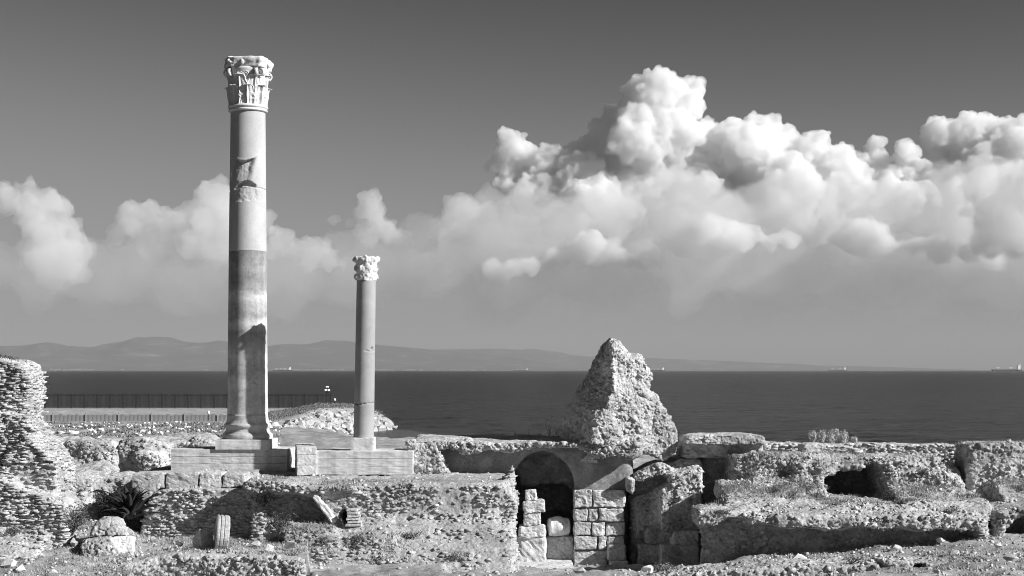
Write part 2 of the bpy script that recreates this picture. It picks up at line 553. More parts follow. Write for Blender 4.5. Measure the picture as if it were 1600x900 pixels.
# ================================================================== stone surfaces
M_RUBBLE = stone_mat('rubble_masonry', 0.28, 0.61, 0.7, 0.03, 11.0)
M_RUBBLE_W = stone_mat('pale_rubble', 0.32, 0.66, 0.8, 0.03, 11.0)
M_ROCK = stone_mat('conglomerate', 0.36, 0.70, 0.6, 0.04, 9.0)
M_ASHLAR = stone_mat('ashlar_stone', 0.38, 0.62, 1.1, 0.02, 9.0)
M_PLASTER = stone_mat('old_plaster', 0.22, 0.36, 1.4, 0.015, 16.0)
M_DRY = stone_mat('pale_dry_stone', 0.6, 0.9, 0.5, 0.02, 5.0, tone=False, grain=0.5)


def refine(V, F, mask):
    """split the masked quads in four"""
    Fm = F[mask]
    e = np.sort(np.stack([Fm, np.roll(Fm, -1, 1)], 2).reshape(-1, 2), 1)
    key = e[:, 0].astype(np.int64) * (len(V) + 1) + e[:, 1]
    u, first, inv = np.unique(key, return_index=True, return_inverse=True)
    mid = (V[e[first, 0]] + V[e[first, 1]]) / 2
    cen = V[Fm].mean(1)
    n0, n1 = len(V), len(V) + len(mid)
    m = (inv.reshape(-1, 4) + n0); c = np.arange(len(Fm)) + n1
    V2 = np.concatenate([V, mid, cen])
    Q = [np.stack([Fm[:, k], m[:, k], c, m[:, k - 1]], 1) for k in range(4)]
    return V2, np.concatenate([F[~mask]] + Q)


def refine_front(V, F, lim=0.12):
    """finer skin where the stones face the open side of the site"""
    c = V[F].mean(1)
    n = np.cross(V[F[:, 2]] - V[F[:, 0]], V[F[:, 3]] - V[F[:, 1]])
    n /= np.linalg.norm(n, axis=1)[:, None] + 1e-12
    d = c / np.linalg.norm(c, axis=1)[:, None]
    return refine(V, F, ((n * d).sum(1) < lim) & (n[:, 2] > -0.8) & (c[:, 2] > -6.9))


def masonry(V, F, kind='courses', course=0.2, width=0.36, depth=0.05, joint=0.05, rough=0.05, erode=0.12, seed=0.0, topflat=0.35, tonevar=0.35):
    """push a plain skin into stones: each stone stands proud by its own amount, joints are recessed, some stones are
    gone, the whole is eroded and pitted"""
    N = normals(V, F)
    V = V + N * (fbm(V, 0.55, 3, 0.5, seed) * erode * 1.7 + fbm(V, 1.6, 2, 0.5, seed + 3) * erode * 0.4)[:, None]
    V, F = refine_front(V, F, -0.13)
    N = normals(V, F)
    wob = fbm(V, 0.9, 3, 0.5, seed + 5)
    wf = fbm(V, 4.5, 2, 0.5, seed + 6)
    if kind == 'courses':
        zz = (V[:, 2] + 0.12 * wob + 0.05 * wf) / course
        ci = np.floor(zz); fz = zz - ci
        q = np.stack([V[:, 0] / width + ci * 7.37 + 0.15 * wob, V[:, 1] / width + ci * 3.1, ci * 3.0 + 0.5], 1) + 0.12 * wf[:, None]
        f1, f2, rv = worley(q)
        st = smooth(0.03, 0.16, f2 - f1) * smooth(0.05, 0.2, np.minimum(fz, 1 - fz))
    else:
        q = V / np.array([width, width, course]) + 0.25 * wob[:, None] + 0.2 * wf[:, None]
        f1, f2, rv = worley(q)
        st = smooth(0.02, 0.2, f2 - f1)
    k = np.where(N[:, 2] > 0.75, topflat, 1.0)
    cover = smooth(0.05, 0.3, fbm(V, 0.7, 3, 0.5, seed + 9))            # patches where mortar hides the stones
    k = k * (1 - 0.75 * cover) * (0.3 + 1.0 * smooth(-0.3, 0.4, fbm(V, 1.3, 3, 0.6, seed + 12)))
    c1, c2_, cr = worley(V * [1.5, 1.5, 1.9] + seed * 2.1 + 0.3 * wf[:, None])
    cav = (1 - smooth(0.12, 0.34, c1)) * (cr > 0.66) * (np.abs(N[:, 2]) < 0.7)      # sockets of fallen stones
    gone = (rv < 0.1) * st
    # broken, angular relief: sharp-edged flakes rather than rounded bumps
    fl = np.abs(fbm(V, 3.2, 4, 0.62, seed + 1))
    fl2 = np.abs(fbm(V, 11.0, 2, 0.6, seed + 2))
    g1, g2, gr = worley(V * [6.0, 6.0, 7.5] + seed + 0.5 * wf[:, None])
    flake = (gr - 0.5) * smooth(0.0, 0.10, g2 - g1)
    pit = (1 - smooth(0.10, 0.32, g1)) * (gr > 0.74)
    h = ((rv - 0.5) * 2 * depth * st - joint * (1 - st) - gone * joint * 1.2) * k - cav * min(0.16, joint * 2.6)
    h = h - pit * rough * 1.3 + flake * rough * 0.55 - fl * rough * 1.5 - fl2 * rough * 0.7 + 0.5 * rough
    V = V + N * h[:, None]
    tone = 1.0 + (rv - 0.55) * 2 * tonevar * st * np.minimum(k + 0.2, 1) + fbm(V, 0.35, 3, 0.5, seed + 4) * 0.3 + fbm(V, 1.4, 3, 0.6, seed + 8) * 0.25 - 0.10 * (1 - st) * k
    return V, F, np.clip(tone, 0.4, 1.4)


# angular broken stones, a handful of shapes
def _rock(seed, n=13, sq=(1, 1, 1)):
    r = np.random.RandomState(seed)
    p = r.normal(size=(n, 3)); p /= np.linalg.norm(p, axis=1)[:, None]
    p *= r.uniform(0.75, 1.0, size=(n, 1))
    v, f = hull([tuple(x) for x in p * np.array(sq)])
    return np.array(v), np.array(f)
ROCKS = [_rock(i, 8 + i % 4) for i in range(14)]


def scatter_mesh(pos, size, seed, flat=(1, 1, 1), align=None, tilt=0.5):
    """broken stones at the given points, joined: returns verts, triangles, tone"""
    r = np.random.RandomState(seed)
    VV, FF, TT = [], [], []; off = 0
    for i in range(len(pos)):
        v, f = ROCKS[r.randint(len(ROCKS))]
        a = r.uniform(0, 2 * math.pi); t = r.uniform(-tilt, tilt)
        ca, sa, ct, st_ = math.cos(a), math.sin(a), math.cos(t), math.sin(t)
        w = v * np.array(flat) * size[i]
        w = w @ np.array([[ct, 0, st_], [0, 1, 0], [-st_, 0, ct]]).T @ np.array([[ca, -sa, 0], [sa, ca, 0], [0, 0, 1]]).T
        VV.append(w + pos[i]); FF.append(f + off); off += len(v)
        TT.append(np.full(len(v), r.uniform(0.7, 1.25)))
    return np.concatenate(VV), np.concatenate(FF), np.concatenate(TT)


def facing(V, N, n, course, seed, kind, fw=(0.1, 0.28), prot=0.0):
    """stones that stand out of a wall face: small blocks in beds for coursed walls, broken lumps elsewhere"""
    r = np.random.RandomState(seed)
    ok = np.where(((N[:, 1] < -0.25) | (N[:, 0] > 0.4)) & (N[:, 2] < 0.7) & (V[:, 2] > -6.9))[0]
    if len(ok) == 0: return None
    n = min(n, len(ok))
    wq = 0.12 + smooth(-0.2, 0.3, fbm(V[ok], 0.75, 3, 0.55, seed * 0.37))          # stones show in patches, mortar hides the rest
    pk = r.choice(ok, n, replace=False, p=wq / wq.sum())
    p = V[pk].copy(); nn = N[pk]
    if kind == 'courses':
        p[:, 2] = (np.round(p[:, 2] / course + 0.5) - 0.5) * course + r.normal(size=n) * 0.012
    B = np.array([(-1, -1, -1), (1, -1, -1), (1, 1, -1), (-1, 1, -1), (-1, -1, 1), (1, -1, 1), (1, 1, 1), (-1, 1, 1)], float) * 0.5
    BF = np.array([[0, 3, 2, 1], [4, 5, 6, 7], [0, 1, 5, 4], [1, 2, 6, 5], [3, 0, 4, 7]])
    lw = r.uniform(*fw, n) if kind == 'courses' else 0.045 + 0.16 * r.uniform(0, 1, n) ** 2.5
    hh = course * r.uniform(0.5, 0.92, n) if kind == 'courses' else lw * r.uniform(0.45, 0.9, n)
    dp = r.uniform(0.14, 0.22, n) + prot * r.uniform(0, 2, n)
    VV = np.repeat(B[None], n, 0) * np.stack([lw, dp, hh], 1)[:, None, :]
    VV += r.normal(size=VV.shape) * np.stack([lw, dp, hh], 1)[:, None, :] * (0.07 if kind == 'courses' else 0.15)
    yaw = np.arctan2(nn[:, 0], -nn[:, 1]) + r.normal(size=n) * 0.18
    rol = r.normal(size=n) * (0.06 if kind == 'courses' else 0.5)
    c, s_ = np.cos(rol)[:, None], np.sin(rol)[:, None]
    x, z = VV[:, :, 0] * c - VV[:, :, 2] * s_, VV[:, :, 0] * s_ + VV[:, :, 2] * c
    c, s_ = np.cos(yaw)[:, None], np.sin(yaw)[:, None]
    W = np.stack([x * c - VV[:, :, 1] * s_, x * s_ + VV[:, :, 1] * c, z], 2)
    out = r.uniform(-0.095, -0.045, n) if kind == 'courses' else r.uniform(-0.11, -0.055, n)
    out = out + prot * r.uniform(-0.5, 1.0, n)
    W = W + (p + nn * out[:, None])[:, None, :]
    FF = (BF[None] + (np.arange(n) * 8)[:, None, None]).reshape(-1, 4)
    return W.reshape(-1, 3), FF, np.repeat(np.clip(r.normal(1.0, 0.2, n), 0.5, 1.4), 8)


SURF = {}
def ruin(name, label, cat, shapes, voxel=0.07, mat=None, cut=None, parent=None, group=None, soft=2, stones=0, key=None, fw=(0.1, 0.28), prot=0.012, **kw):
    V, F = remesh(shapes, voxel * 1.9, cut)
    V = relax(V, F, 1)
    V, F = refine_front(V, F)
    V = relax(V, F, 1)
    V, F, tone = masonry(V, F, **kw)
    o = mesh_obj(name, V, F, mat or M_RUBBLE, parent, tone=tone)
    if label: tag(o, label, cat, group)
    N = normals(V, F)
    if key: SURF[key] = (V, N)
    if stones:
        q = facing(V, N, stones, kw.get('course', 0.2), int(kw.get('seed', 1) * 7), kw.get('kind', 'courses'), fw, prot)
        if q:
            st = mesh_obj('facing_stones', q[0], q[1], mat or M_RUBBLE, o if label else None, tone=q[2])
            st['kind'] = 'stuff'
            o['_fs'] = st.name
    return o


def plan_prism(plan, z0, z1):
    """closed prism over a ground plan given as (photograph column, depth) corners"""
    pts = [(P(a, 0, y).x, y) for a, y in plan]
    n = len(pts)
    v = [(x, y, z0) for x, y in pts] + [(x, y, z1) for x, y in pts]
    f = [list(range(n))[::-1], list(range(n, 2 * n))] + [[i, (i + 1) % n, (i + 1) % n + n, i + n] for i in range(n)]
    return v, f


def block_mesh(dx, dy, dz, seed, n=5, amp=0.02, rnd=0.04):
    """one cut stone: box with worn edges and an uneven face, origin at its centre"""
    bm = bmesh.new()
    bmesh.ops.create_cube(bm, size=1.0)
    bmesh.ops.subdivide_edges(bm, edges=bm.edges[:], cuts=n, use_grid_fill=True)
    V = np.array([v.co for v in bm.verts]); F = [[x.index for x in f.verts] for f in bm.faces]
    bm.free()
    D = np.array([dx, dy, dz])
    h = D / 2
    p = V * D
    r = min(rnd, min(D) * 0.3)
    inner = np.clip(p, -h + r, h - r)
    d = p - inner
    ln = np.linalg.norm(d, axis=1)[:, None]
    p = np.where(ln > 1e-9, inner + d / np.maximum(ln, 1e-9) * r, p)
    nn = p / h; nn = nn / np.linalg.norm(nn, axis=1)[:, None]
    p = p + nn * (fbm(p, 2.2, 3, 0.6, seed) * amp * 2 + fbm(p, 9, 2, 0.6, seed + 2) * amp)[:, None]
    return p, F


def stone_block(name, c, dims, seed, mat, parent=None, rot=(0, 0, 0), n=5, amp=0.02, rnd=0.04):
    v, f = block_mesh(*dims, seed, n, amp, rnd)
    rt = 0.82 + 0.36 * _RV[int(seed * 37) % 256]
    o = mesh_obj(name, v, f, mat, parent, tone=np.full(len(v), rt))
    o.location = c; o.rotation_euler = rot
    return o


def pxbox(x0, x1, y0, y1, Ya, Yb):
    """block whose front face (at depth Ya) fills the photograph rectangle; returns centre, dims"""
    a, b = P(x0, y1, Ya), P(x1, y0, Ya)
    return Vector(((a.x + b.x) / 2, (Ya + Yb) / 2, (a.z + b.z) / 2)), (b.x - a.x, Yb - Ya, b.z - a.z)


def tube_(p0, p1, r0, r1, n=20):
    p0, p1 = Vector(p0), Vector(p1); d = (p1 - p0).normalized()
    a = d.orthogonal().normalized(); b = d.cross(a)
    v = [tuple(p + a * r * math.cos(2 * math.pi * k / n) + b * r * math.sin(2 * math.pi * k / n)) for p, r in ((p0, r0), (p1, r1)) for k in range(n)]
    return v, [[k, (k + 1) % n, n + (k + 1) % n, n + k] for k in range(n)] + [list(range(n))[::-1], list(range(n, 2 * n))]


def yz_wedge(px0, px1, prof, at):
    """prism along X: prof is a list of (Y, Z), px0..px1 measured at depth `at`"""
    x0, x1 = P(px0, 0, at).x, P(px1, 0, at).x
    n = len(prof)
    v = [(x0, y, z) for y, z in prof] + [(x1, y, z) for y, z in prof]
    f = [list(range(n)), list(range(2 * n - 1, n - 1, -1))] + [[(i + 1) % n, i, i + n, (i + 1) % n + n] for i in range(n)]
    return v, f


# ================================================================== ruined walls
Z_SLAB = -3.72
# --- tall ragged rubble wall at the left edge
tower = ruin('ruined_wall', 'tall ragged wall of layered pale rubble at the left edge', 'wall',
     [prism([(-90, 556), (-20, 560), (30, 564), (58, 569), (69, 588), (73, 612), (71, 634), (66, 655), (70, 700), (-90, 700)], 49.2, 51.0, 51.0),
      prism([(-90, 640), (60, 645), (80, 670), (95, 690), (110, 708), (118, 728), (115, 750), (110, 790), (110, 850), (-90, 850)], 48.9, 50.6, 50.6),
      prism([(40, 700), (70, 676), (96, 700), (114, 724), (112, 750), (106, 800), (104, 850), (10, 850), (20, 760)], 48.2, 50.0, 50.0),
      prism([(-90, 740), (20, 738), (60, 755), (90, 765), (126, 778), (132, 850), (-90, 850)], 47.6, 49.6, 49.6),
      yz_wedge(-60, 100, [(46.2, -6.5), (46.2, -5.45), (48.0, -4.7), (50.0, -4.4), (50, -6.5)], 49)],
     0.06, M_RUBBLE_W, course=0.075, width=0.3, depth=0.025, joint=0.03, rough=0.04, erode=0.11, seed=1.0, tonevar=0.3, fw=(0.08, 0.32), prot=0.03, stones=4800, key='tower')

# --- low banks of collapsed wall left of the tall column
ruin('broken_wall', 'low eroded wall stump behind the ragged left wall', 'wall',
     [prism([(60, 684), (100, 684), (150, 686), (200, 685), (206, 700), (208, 745), (60, 745)], 74, 77, 77),
      yz_wedge(60, 205, [(71.5, -5.6), (72.5, -4.6), (75, -4.2), (75, -5.6)], 77)], 0.12, M_RUBBLE, kind='cobble', course=0.2, width=0.25, depth=0.05, joint=0.06, rough=0.07, erode=0.2, seed=2.0, stones=900, key='bank1')
ruin('broken_wall', 'low eroded wall stump against the left end of the tall column beam', 'wall',
     [prism([(196, 690), (215, 684), (260, 682), (330, 681), (345, 690), (345, 745), (200, 745)], 68, 71, 70),
      prism([(222, 700), (262, 702), (268, 745), (215, 745)], 66.5, 69, 68)], 0.11, M_RUBBLE_W, kind='cobble', course=0.18, width=0.22, depth=0.018, joint=0.028, rough=0.07, erode=0.18, seed=3.0, stones=900, key='bank2')
ruin('broken_wall', 'sloping bank of rubble between the ragged left wall and the agave', 'wall',
     [prism([(95, 742), (130, 738), (170, 742), (206, 738), (216, 752), (190, 850), (95, 850)], 54.5, 57, 56),
      prism([(128, 766), (150, 764), (168, 768), (168, 850), (126, 850)], 53.4, 55.0, 54.5)],
     0.07, M_RUBBLE_W, [prism([(132, 769), (160, 771), (146, 788), (132, 796)], 52.5, 54.6, 53.4)], kind='cobble', course=0.14, width=0.2, depth=0.018, joint=0.028, rough=0.055, erode=0.12, seed=4.0, stones=900, key='bank3')

# --- terrace wall with coping blocks below the tall column
ruin('terrace_wall', 'rubble-faced terrace wall under the row of coping stones', 'wall',
     [prism([(214, 870), (222, 800), (240, 770), (262, 765), (345, 764), (420, 764), (440, 870)], 52.2, 56, 52.1),
      prism([(206, 745), (385, 744), (400, 770), (230, 770)], 53.2, 57, 53.2)],
     0.06, M_RUBBLE_W, course=0.095, width=0.2, depth=0.015, joint=0.025, rough=0.03, erode=0.05, seed=5.0, tonevar=0.3, fw=(0.09, 0.24), prot=0.025, stones=2200, key='terrace')
for i, (a, b, y0, y1) in enumerate([(206, 257, 739, 763), (259, 309, 738, 764), (311, 346, 739, 763), (348, 382, 740, 762)]):
    c, d = pxbox(a, b, y0, y1, 52.7, 53.9)
    o = stone_block('coping_stone', c, d, 5.3 + i, M_ASHLAR, n=9, amp=0.035, rnd=0.05)
    tag(o, ['first coping stone from the left, above the agave', 'second coping stone from the left on the terrace wall', 'third coping stone from the left on the terrace wall', 'last coping stone, beside the wide masonry platform'][i], 'stone block', 'coping stones on the terrace wall')

# --- the wide masonry platform across the foreground
plat = ruin('masonry_platform', 'wide rubble platform with a flat mortar top in the centre foreground', 'wall',
     [prism([(392, 758), (500, 756), (700, 757), (790, 756), (800, 770), (808, 790), (804, 830), (812, 930), (392, 930)], 51.6, 56.2, 51.6),
      yz_wedge(200, 800, [(54.5, Z_SLAB), (54.5, -6), (62, -6), (62, Z_SLAB)], 56),
      prism([(376, 762), (384, 752), (470, 754), (560, 756), (560, 768), (470, 775), (390, 772)], 51.2, 53, 51.2),
      yz_wedge(470, 806, [(51.9, -6.9), (51.9, -4.95), (51.1, -5.05), (50.75, -5.5), (50.3, -5.7), (49.9, -6.2), (49.5, -6.4), (49.2, -6.9)], 50.5),
      yz_wedge(440, 620, [(52, -6.9), (52, -5.05), (50.7, -5.15), (50.3, -5.7), (50.0, -6.9)], 50.5),
      hull([P(786, 756, 52.5), P(806, 756, 52.5), P(802, 720, 53), P(786, 756, 54), P(806, 756, 54)])],
     0.08, M_RUBBLE, [prism([(520, 824), (528, 800), (540, 795), (548, 812), (546, 826)], 49.5, 53.6, 51.0),
                      prism([(405, 812), (415, 775), (470, 770), (500, 790), (520, 822)], 49, 52.15, 51.4)],
     course=0.09, width=0.2, depth=0.015, joint=0.025, rough=0.045, erode=0.07, seed=6.0, tonevar=0.35, fw=(0.06, 0.22), prot=0.012, stones=2900, key='plat')
o = stone_block('leaning_slab', P(508, 796, 51.4), (0.2, 0.4, 1.1), 2.2, M_DRY, rot=(R(-10), R(-36), R(10)), n=6, amp=0.05, rnd=0.06)
tag(o, 'pale stone slab leaning beside the small dark hollow', 'slab')
pp = empty('brick_pier', P(553, 822, 51.2)); tag(pp, 'small stub of stacked flat bricks right of the dark hollow', 'brick pier')
for i in range(6):
    stone_block('brick', (0.03 * math.sin(i * 2.3), 0, 0.05 + i * 0.095), (0.5 - 0.03 * i, 0.5, 0.085), 3.1 + i, M_ASHLAR, pp, (0, 0, 0.1 * math.sin(i)), n=3, amp=0.02, rnd=0.02)

# --- terrace in front, its rubble edge
ruin('terrace_edge', 'dark rubble edge of the grassy terrace at the bottom left', 'wall',
     [prism([(205, 880), (260, 867), (330, 866), (430, 868), (470, 876), (480, 940), (195, 940)], 47.2, 49.0, 47.2)],
     0.06, M_RUBBLE, kind='cobble', course=0.1, width=0.14, depth=0.018, joint=0.028, rough=0.05, erode=0.07, seed=7.0, stones=1100, key='tedge')

# --- arched wall
def arc(cx, cy, rx, ry, a0, a1, n):
    return [(cx + rx * math.cos(R(a0 + (a1 - a0) * i / n)), cy - ry * math.sin(R(a0 + (a1 - a0) * i / n))) for i in range(n + 1)]

arch_open = [(796, 930), (796, 768)] + arc(847, 768, 51, 62, 180, 0, 20)[1:] + [(897, 930)]
arch = empty('arched_wall', P(850, 885, 57.5))
tag(arch, 'ruined vaulted wall with a dark archway below the great boulder', 'arched wall')
def under(o, root):
    o.parent = root; o.matrix_parent_inverse = Matrix.Translation(-root.location)
    if '_fs' in o.keys():
        under(bpy.data.objects[o['_fs']], root); del o['_fs']
    return o
a1 = ruin('plaster_wall', None, None, [prism([(668, 694), (990, 694), (992, 760), (975, 775), (978, 930), (690, 930), (668, 760)], 57.0, 58.3, 57.0)],
          0.09, M_PLASTER, [prism(arch_open, 56, 60, 57.0)], kind='cobble', course=0.5, width=0.6, depth=0.01, joint=0.01, rough=0.025, erode=0.05, seed=8.0)
under(a1, arch)
a2 = ruin('broken_lip', None, None, [prism([(630, 692), (700, 690), (820, 690), (1000, 691), (1004, 712), (985, 720), (960, 712), (940, 718), (925, 712), (905, 700), (870, 702), (840, 698), (815, 704), (800, 710), (760, 704), (735, 710), (700, 700), (690, 704)], 56.15, 58.6, 56.15),
          yz_wedge(640, 1000, [(56.2, -2.62), (56.2, -2.56), (60.5, -2.5), (60.5, -2.9)], 56.15)],
          0.055, M_RUBBLE_W, kind='cobble', course=0.1, width=0.15, depth=0.018, joint=0.028, rough=0.05, erode=0.06, seed=9.0, stones=700)
under(a2, arch)
a3 = ruin('rubble_pier', None, None, [prism([(638, 692), (682, 692), (684, 705), (692, 722), (702, 745), (702, 790), (630, 790), (634, 705)], 56.0, 59.5, 56.0),
                                    prism([(640, 690), (670, 685), (735, 685), (740, 694), (640, 696)], 56.8, 59, 56.8)],
          0.055, M_RUBBLE_W, kind='cobble', course=0.1, width=0.14, depth=0.018, joint=0.028, rough=0.05, erode=0.06, seed=10.0, stones=350)
under(a3, arch)
# spurs of white plaster where ribs broke off
a4 = ruin('rib_stub', None, None, [hull([P(905, 721, 56.7), P(938, 724, 56.7), P(925, 705, 56.5), P(905, 721, 57.3), P(938, 724, 57.3), P(925, 705, 57.3)])],
          0.04, M_RUBBLE_W, kind='cobble', course=0.12, width=0.15, depth=0.018, joint=0.028, rough=0.04, erode=0.03, seed=11.0)
under(a4, arch)
a5 = ruin('rib_stub', None, None, [hull([P(978, 745, 56.4), P(992, 750, 56.4), P(988, 772, 56.6), P(976, 765, 56.6), P(978, 742, 57.3), P(992, 745, 57.3), P(990, 775, 57.3)])],
          0.04, M_RUBBLE_W, kind='cobble', course=0.12, width=0.15, depth=0.018, joint=0.028, rough=0.04, erode=0.03, seed=11.5)
under(a5, arch)
# the vaulted chamber behind the archway
a6 = ruin('inner_vault', None, None, [prism([(740, 696), (985, 696), (985, 930), (740, 930)], 58.2, 63.5, 58.2)],
          0.12, M_RUBBLE, [prism([(788, 925), (788, 768)] + arc(845, 768, 57, 62, 180, 0, 16)[1:] + [(902, 925)], 57.5, 62.0, 58.2), plan_prism([(815, 59.8), (888, 59.8), (888, 62.6), (815, 62.6)], -4.4, -1.5)],  # second cut: unseen roof hole, added to let sky light onto the back wall
          kind='cobble', course=0.18, width=0.24, depth=0.018, joint=0.028, rough=0.06, erode=0.12, seed=12.0)
under(a6, arch)
# ashlar blocks of the pier, one by one
rows = [(766, 793, [(897, 925), (927, 977)], True), (794, 815, [(897, 918), (919, 934), (936, 976)], False), (816, 837, [(897, 924), (925, 945), (947, 977)], False),
        (838, 859, [(897, 933), (935, 948), (949, 975)], False), (860, 890, [(897, 949)], False)]
k = 0
for y0, y1, cols, ruf in rows:
    for x0, x1 in cols:
        k += 1
        c, d = pxbox(x0 + 0.3, x1 - 0.3, y0 + 0.3, y1 - 0.3, 56.86 - 0.05 * (k * 7 % 4) / 2, 57.6)
        o = stone_block('ashlar_block', c, d, 20.3 + k * 1.7, M_ASHLAR, n=10, amp=0.04 if not ruf else 0.06, rnd=0.05, rot=(0, 0, 0.02 * math.sin(k * 2.1)))
        under(o, arch)
c, d = pxbox(950, 978, 853, 876, 56.3, 57.2)
tag(stone_block('stone_block', c, d, 41.2, M_ASHLAR, n=8, amp=0.04, rnd=0.06), 'squared stone set against the right foot of the archway pier', 'stone block')
c, d = pxbox(954, 982, 877, 895, 56.1, 57.2)
tag(stone_block('stone_block', c, d, 43.2, M_ASHLAR, n=8, amp=0.04, rnd=0.06), 'low footing stone at the bottom right of the archway pier', 'stone block')

# blocks and drum standing in the archway
for nm, x0, x1, y0, y1, Ya, Yb, lab, sd in [
        ('stone_block', 821, 839, 765, 784, 56.7, 57.1, 'topmost upright stone of the stack in the archway', 50.1),
        ('stone_block', 818, 851, 783, 802, 56.5, 57.2, 'second stone from the top of the stack in the archway', 51.2),
        ('stone_block', 818, 845, 802, 822, 56.55, 57.2, 'third stone from the top of the stack in the archway', 52.4),
        ('stone_block', 811, 853, 822, 841, 56.45, 57.3, 'broad bottom stone of the stack in the archway', 53.5),
        ('stone_block', 808, 854, 840, 884, 56.5, 57.5, 'tall footing stone under the stack in the archway', 54.1),
        ('stone_block', 855, 899, 839, 876, 57.22, 58.2, 'shaded footing stone under the white drum in the archway', 55.9)]:
    c, d = pxbox(x0 + 0.5, x1 - 0.5, y0 + 0.2, y1 - 0.2, Ya, Yb)
    tag(stone_block(nm, c, d, sd, M_ASHLAR, n=9, amp=0.05, rnd=0.06, rot=(0, 0.08 * math.sin(sd * 5), 0.12 * math.sin(sd * 3))), lab, 'stone block')
dr = P(872, 822, 57.4)
V, F = remesh([ball(tuple(dr), 0.42, 3, (1.02, 0.95, 0.88)), tube_((dr.x - 0.36, 57.35, dr.z - 0.03), (dr.x + 0.4, 57.5, dr.z - 0.05), 0.36, 0.34)], 0.04)
V = relax(V, F, 5); V[:, 2] = np.maximum(V[:, 2], dr.z - 0.4); V = V + normals(V, F) * (fbm(V, 2, 3) * 0.06)[:, None]
tag(mesh_obj('fallen_drum', V, F, M_DRY, smooth_sh=True), 'smooth white stone drum lying in the archway', 'stone drum')

tag(stone_block('threshold_slab', Vector((P(850, 0, 56).x, 56.0, -7.12)), (2.05, 2.4, 0.5), 57.3, M_ASHLAR, n=10, amp=0.02, rnd=0.04), 'pale threshold slab on the floor of the archway', 'slab')

# --- great boulder of fallen vaulting
OUT = [(875, 690), (877, 668), (884, 648), (893, 630), (903, 612), (913, 596), (922, 580), (931, 560), (940, 543), (947, 533), (957, 527), (968, 531), (975, 545), (984, 552),
       (995, 553), (1004, 553), (1007, 570), (1014, 578), (1013, 594), (1005, 608), (1016, 614), (1029, 621), (1033, 632), (1041, 640), (1046, 652), (1057, 666), (1058, 690), (1056, 706), (1046, 716), (1034, 722), (1028, 712), (1005, 706), (990, 700), (940, 696)]
def layered(outl, layers):
    """stack of the outline at several depths: (Y, scale, shift px x, shift px y, left shear)"""
    cx = 965; cy = 700
    n = len(outl); v = []; f = []
    for Y, s, dx, dy in layers:
        for a, b in outl:
            x = cx + (a - cx) * s + dx
            if a < 950: x += min(34.0, (950 - a) * 0.8) * (57.6 - Y) if Y < 57.6 else 0
            q = P(x, cy + (b - cy) * s + dy, 57.0); v.append((q.x, Y + (0.0075 * (a - 940) if Y < 57.5 else 0.0), q.z))      # the broken face turns to the right
    for l in range(len(layers) - 1):
        for i in range(n):
            j = (i + 1) % n
            f.append([l * n + j, l * n + i, (l + 1) * n + i, (l + 1) * n + j])
    f.append(list(range(n))); f.append(list(range(len(v) - 1, len(v) - n - 1, -1)))
    return v, f
V, F = remesh([layered(OUT, [(56.3, 0.955, 2, 2), (56.45, 0.985, 0, 1), (57.6, 1.0, 0, 0), (58.6, 0.97, 0, 0), (59.6, 0.8, 8, 0)])], 0.1)
V, F = refine_front(V, F); V = relax(V, F, 1)
N = normals(V, F)
big = worley(V * [1.1, 1.1, 0.9] + 4.0)
V = V + N * (fbm(V, 0.8, 3, 0.5, 2.0) * 0.09 + (big[2] - 0.5) * 0.13 * smooth(0.0, 0.15, big[1] - big[0]))[:, None]
V, F, tone = masonry(V, F, kind='cobble', course=0.11, width=0.13, depth=0.018, joint=0.028, rough=0.08, erode=0.07, seed=13.0, topflat=0.9, tonevar=0.25)
N = normals(V, F)
bo = tag(mesh_obj('boulder', V, F, M_ROCK, tone=tone), 'huge pointed boulder of fallen vault masonry on top of the arched wall', 'boulder')
q = facing(V, N, 350, 0.1, 91, 'cobble')
tag(mesh_obj('embedded_stones', q[0], q[1], M_ROCK, bo, tone=q[2]), kind='stuff')

# --- pier right of the arch
ruin('stepped_pier', 'stepped masonry pier between the archway and the long ledge', 'wall',
     [prism([(985, 742), (1000, 738), (1022, 728), (1050, 722), (1060, 715), (1096, 716), (1096, 930), (988, 930)], 57.3, 60, 57.3),
      prism([(990, 742), (1030, 722), (1048, 728), (1052, 740), (1020, 752), (996, 760)], 56.7, 58, 56.7),
      prism([(1032, 745), (1052, 742), (1096, 730), (1096, 840), (1036, 840), (1030, 795)], 56.2, 58, 56.2),
      prism([(994, 790), (1040, 770), (1044, 840), (996, 840)], 57.0, 58, 57.0)],
     0.06, M_RUBBLE_W, [prism([(978, 758), (1035, 740), (1050, 750), (1008, 772), (978, 782)], 55.5, 57.8, 57.3)],
     kind='cobble', course=0.1, width=0.15, depth=0.018, joint=0.028, rough=0.05, erode=0.08, seed=14.0, stones=600)
for i, (x0, x1, y0, y1, Ya, lab) in enumerate([(1008, 1050, 828, 852, 56.8, 'left stone of the upper footing course of the stepped pier'), (1051, 1092, 829, 853, 55.9, 'right stone of the upper footing course of the stepped pier'),
                                            (997, 1032, 853, 882, 56.6, 'left stone of the lowest footing course of the stepped pier'), (1033, 1092, 854, 888, 55.5, 'right stone of the lowest footing course of the stepped pier')]):
    c, d = pxbox(x0, x1, y0, y1, Ya, 58)
    tag(stone_block('stone_block', c, d, 61.3 + i * 2.1, M_ASHLAR, n=9, amp=0.07, rnd=0.08), lab, 'stone block')

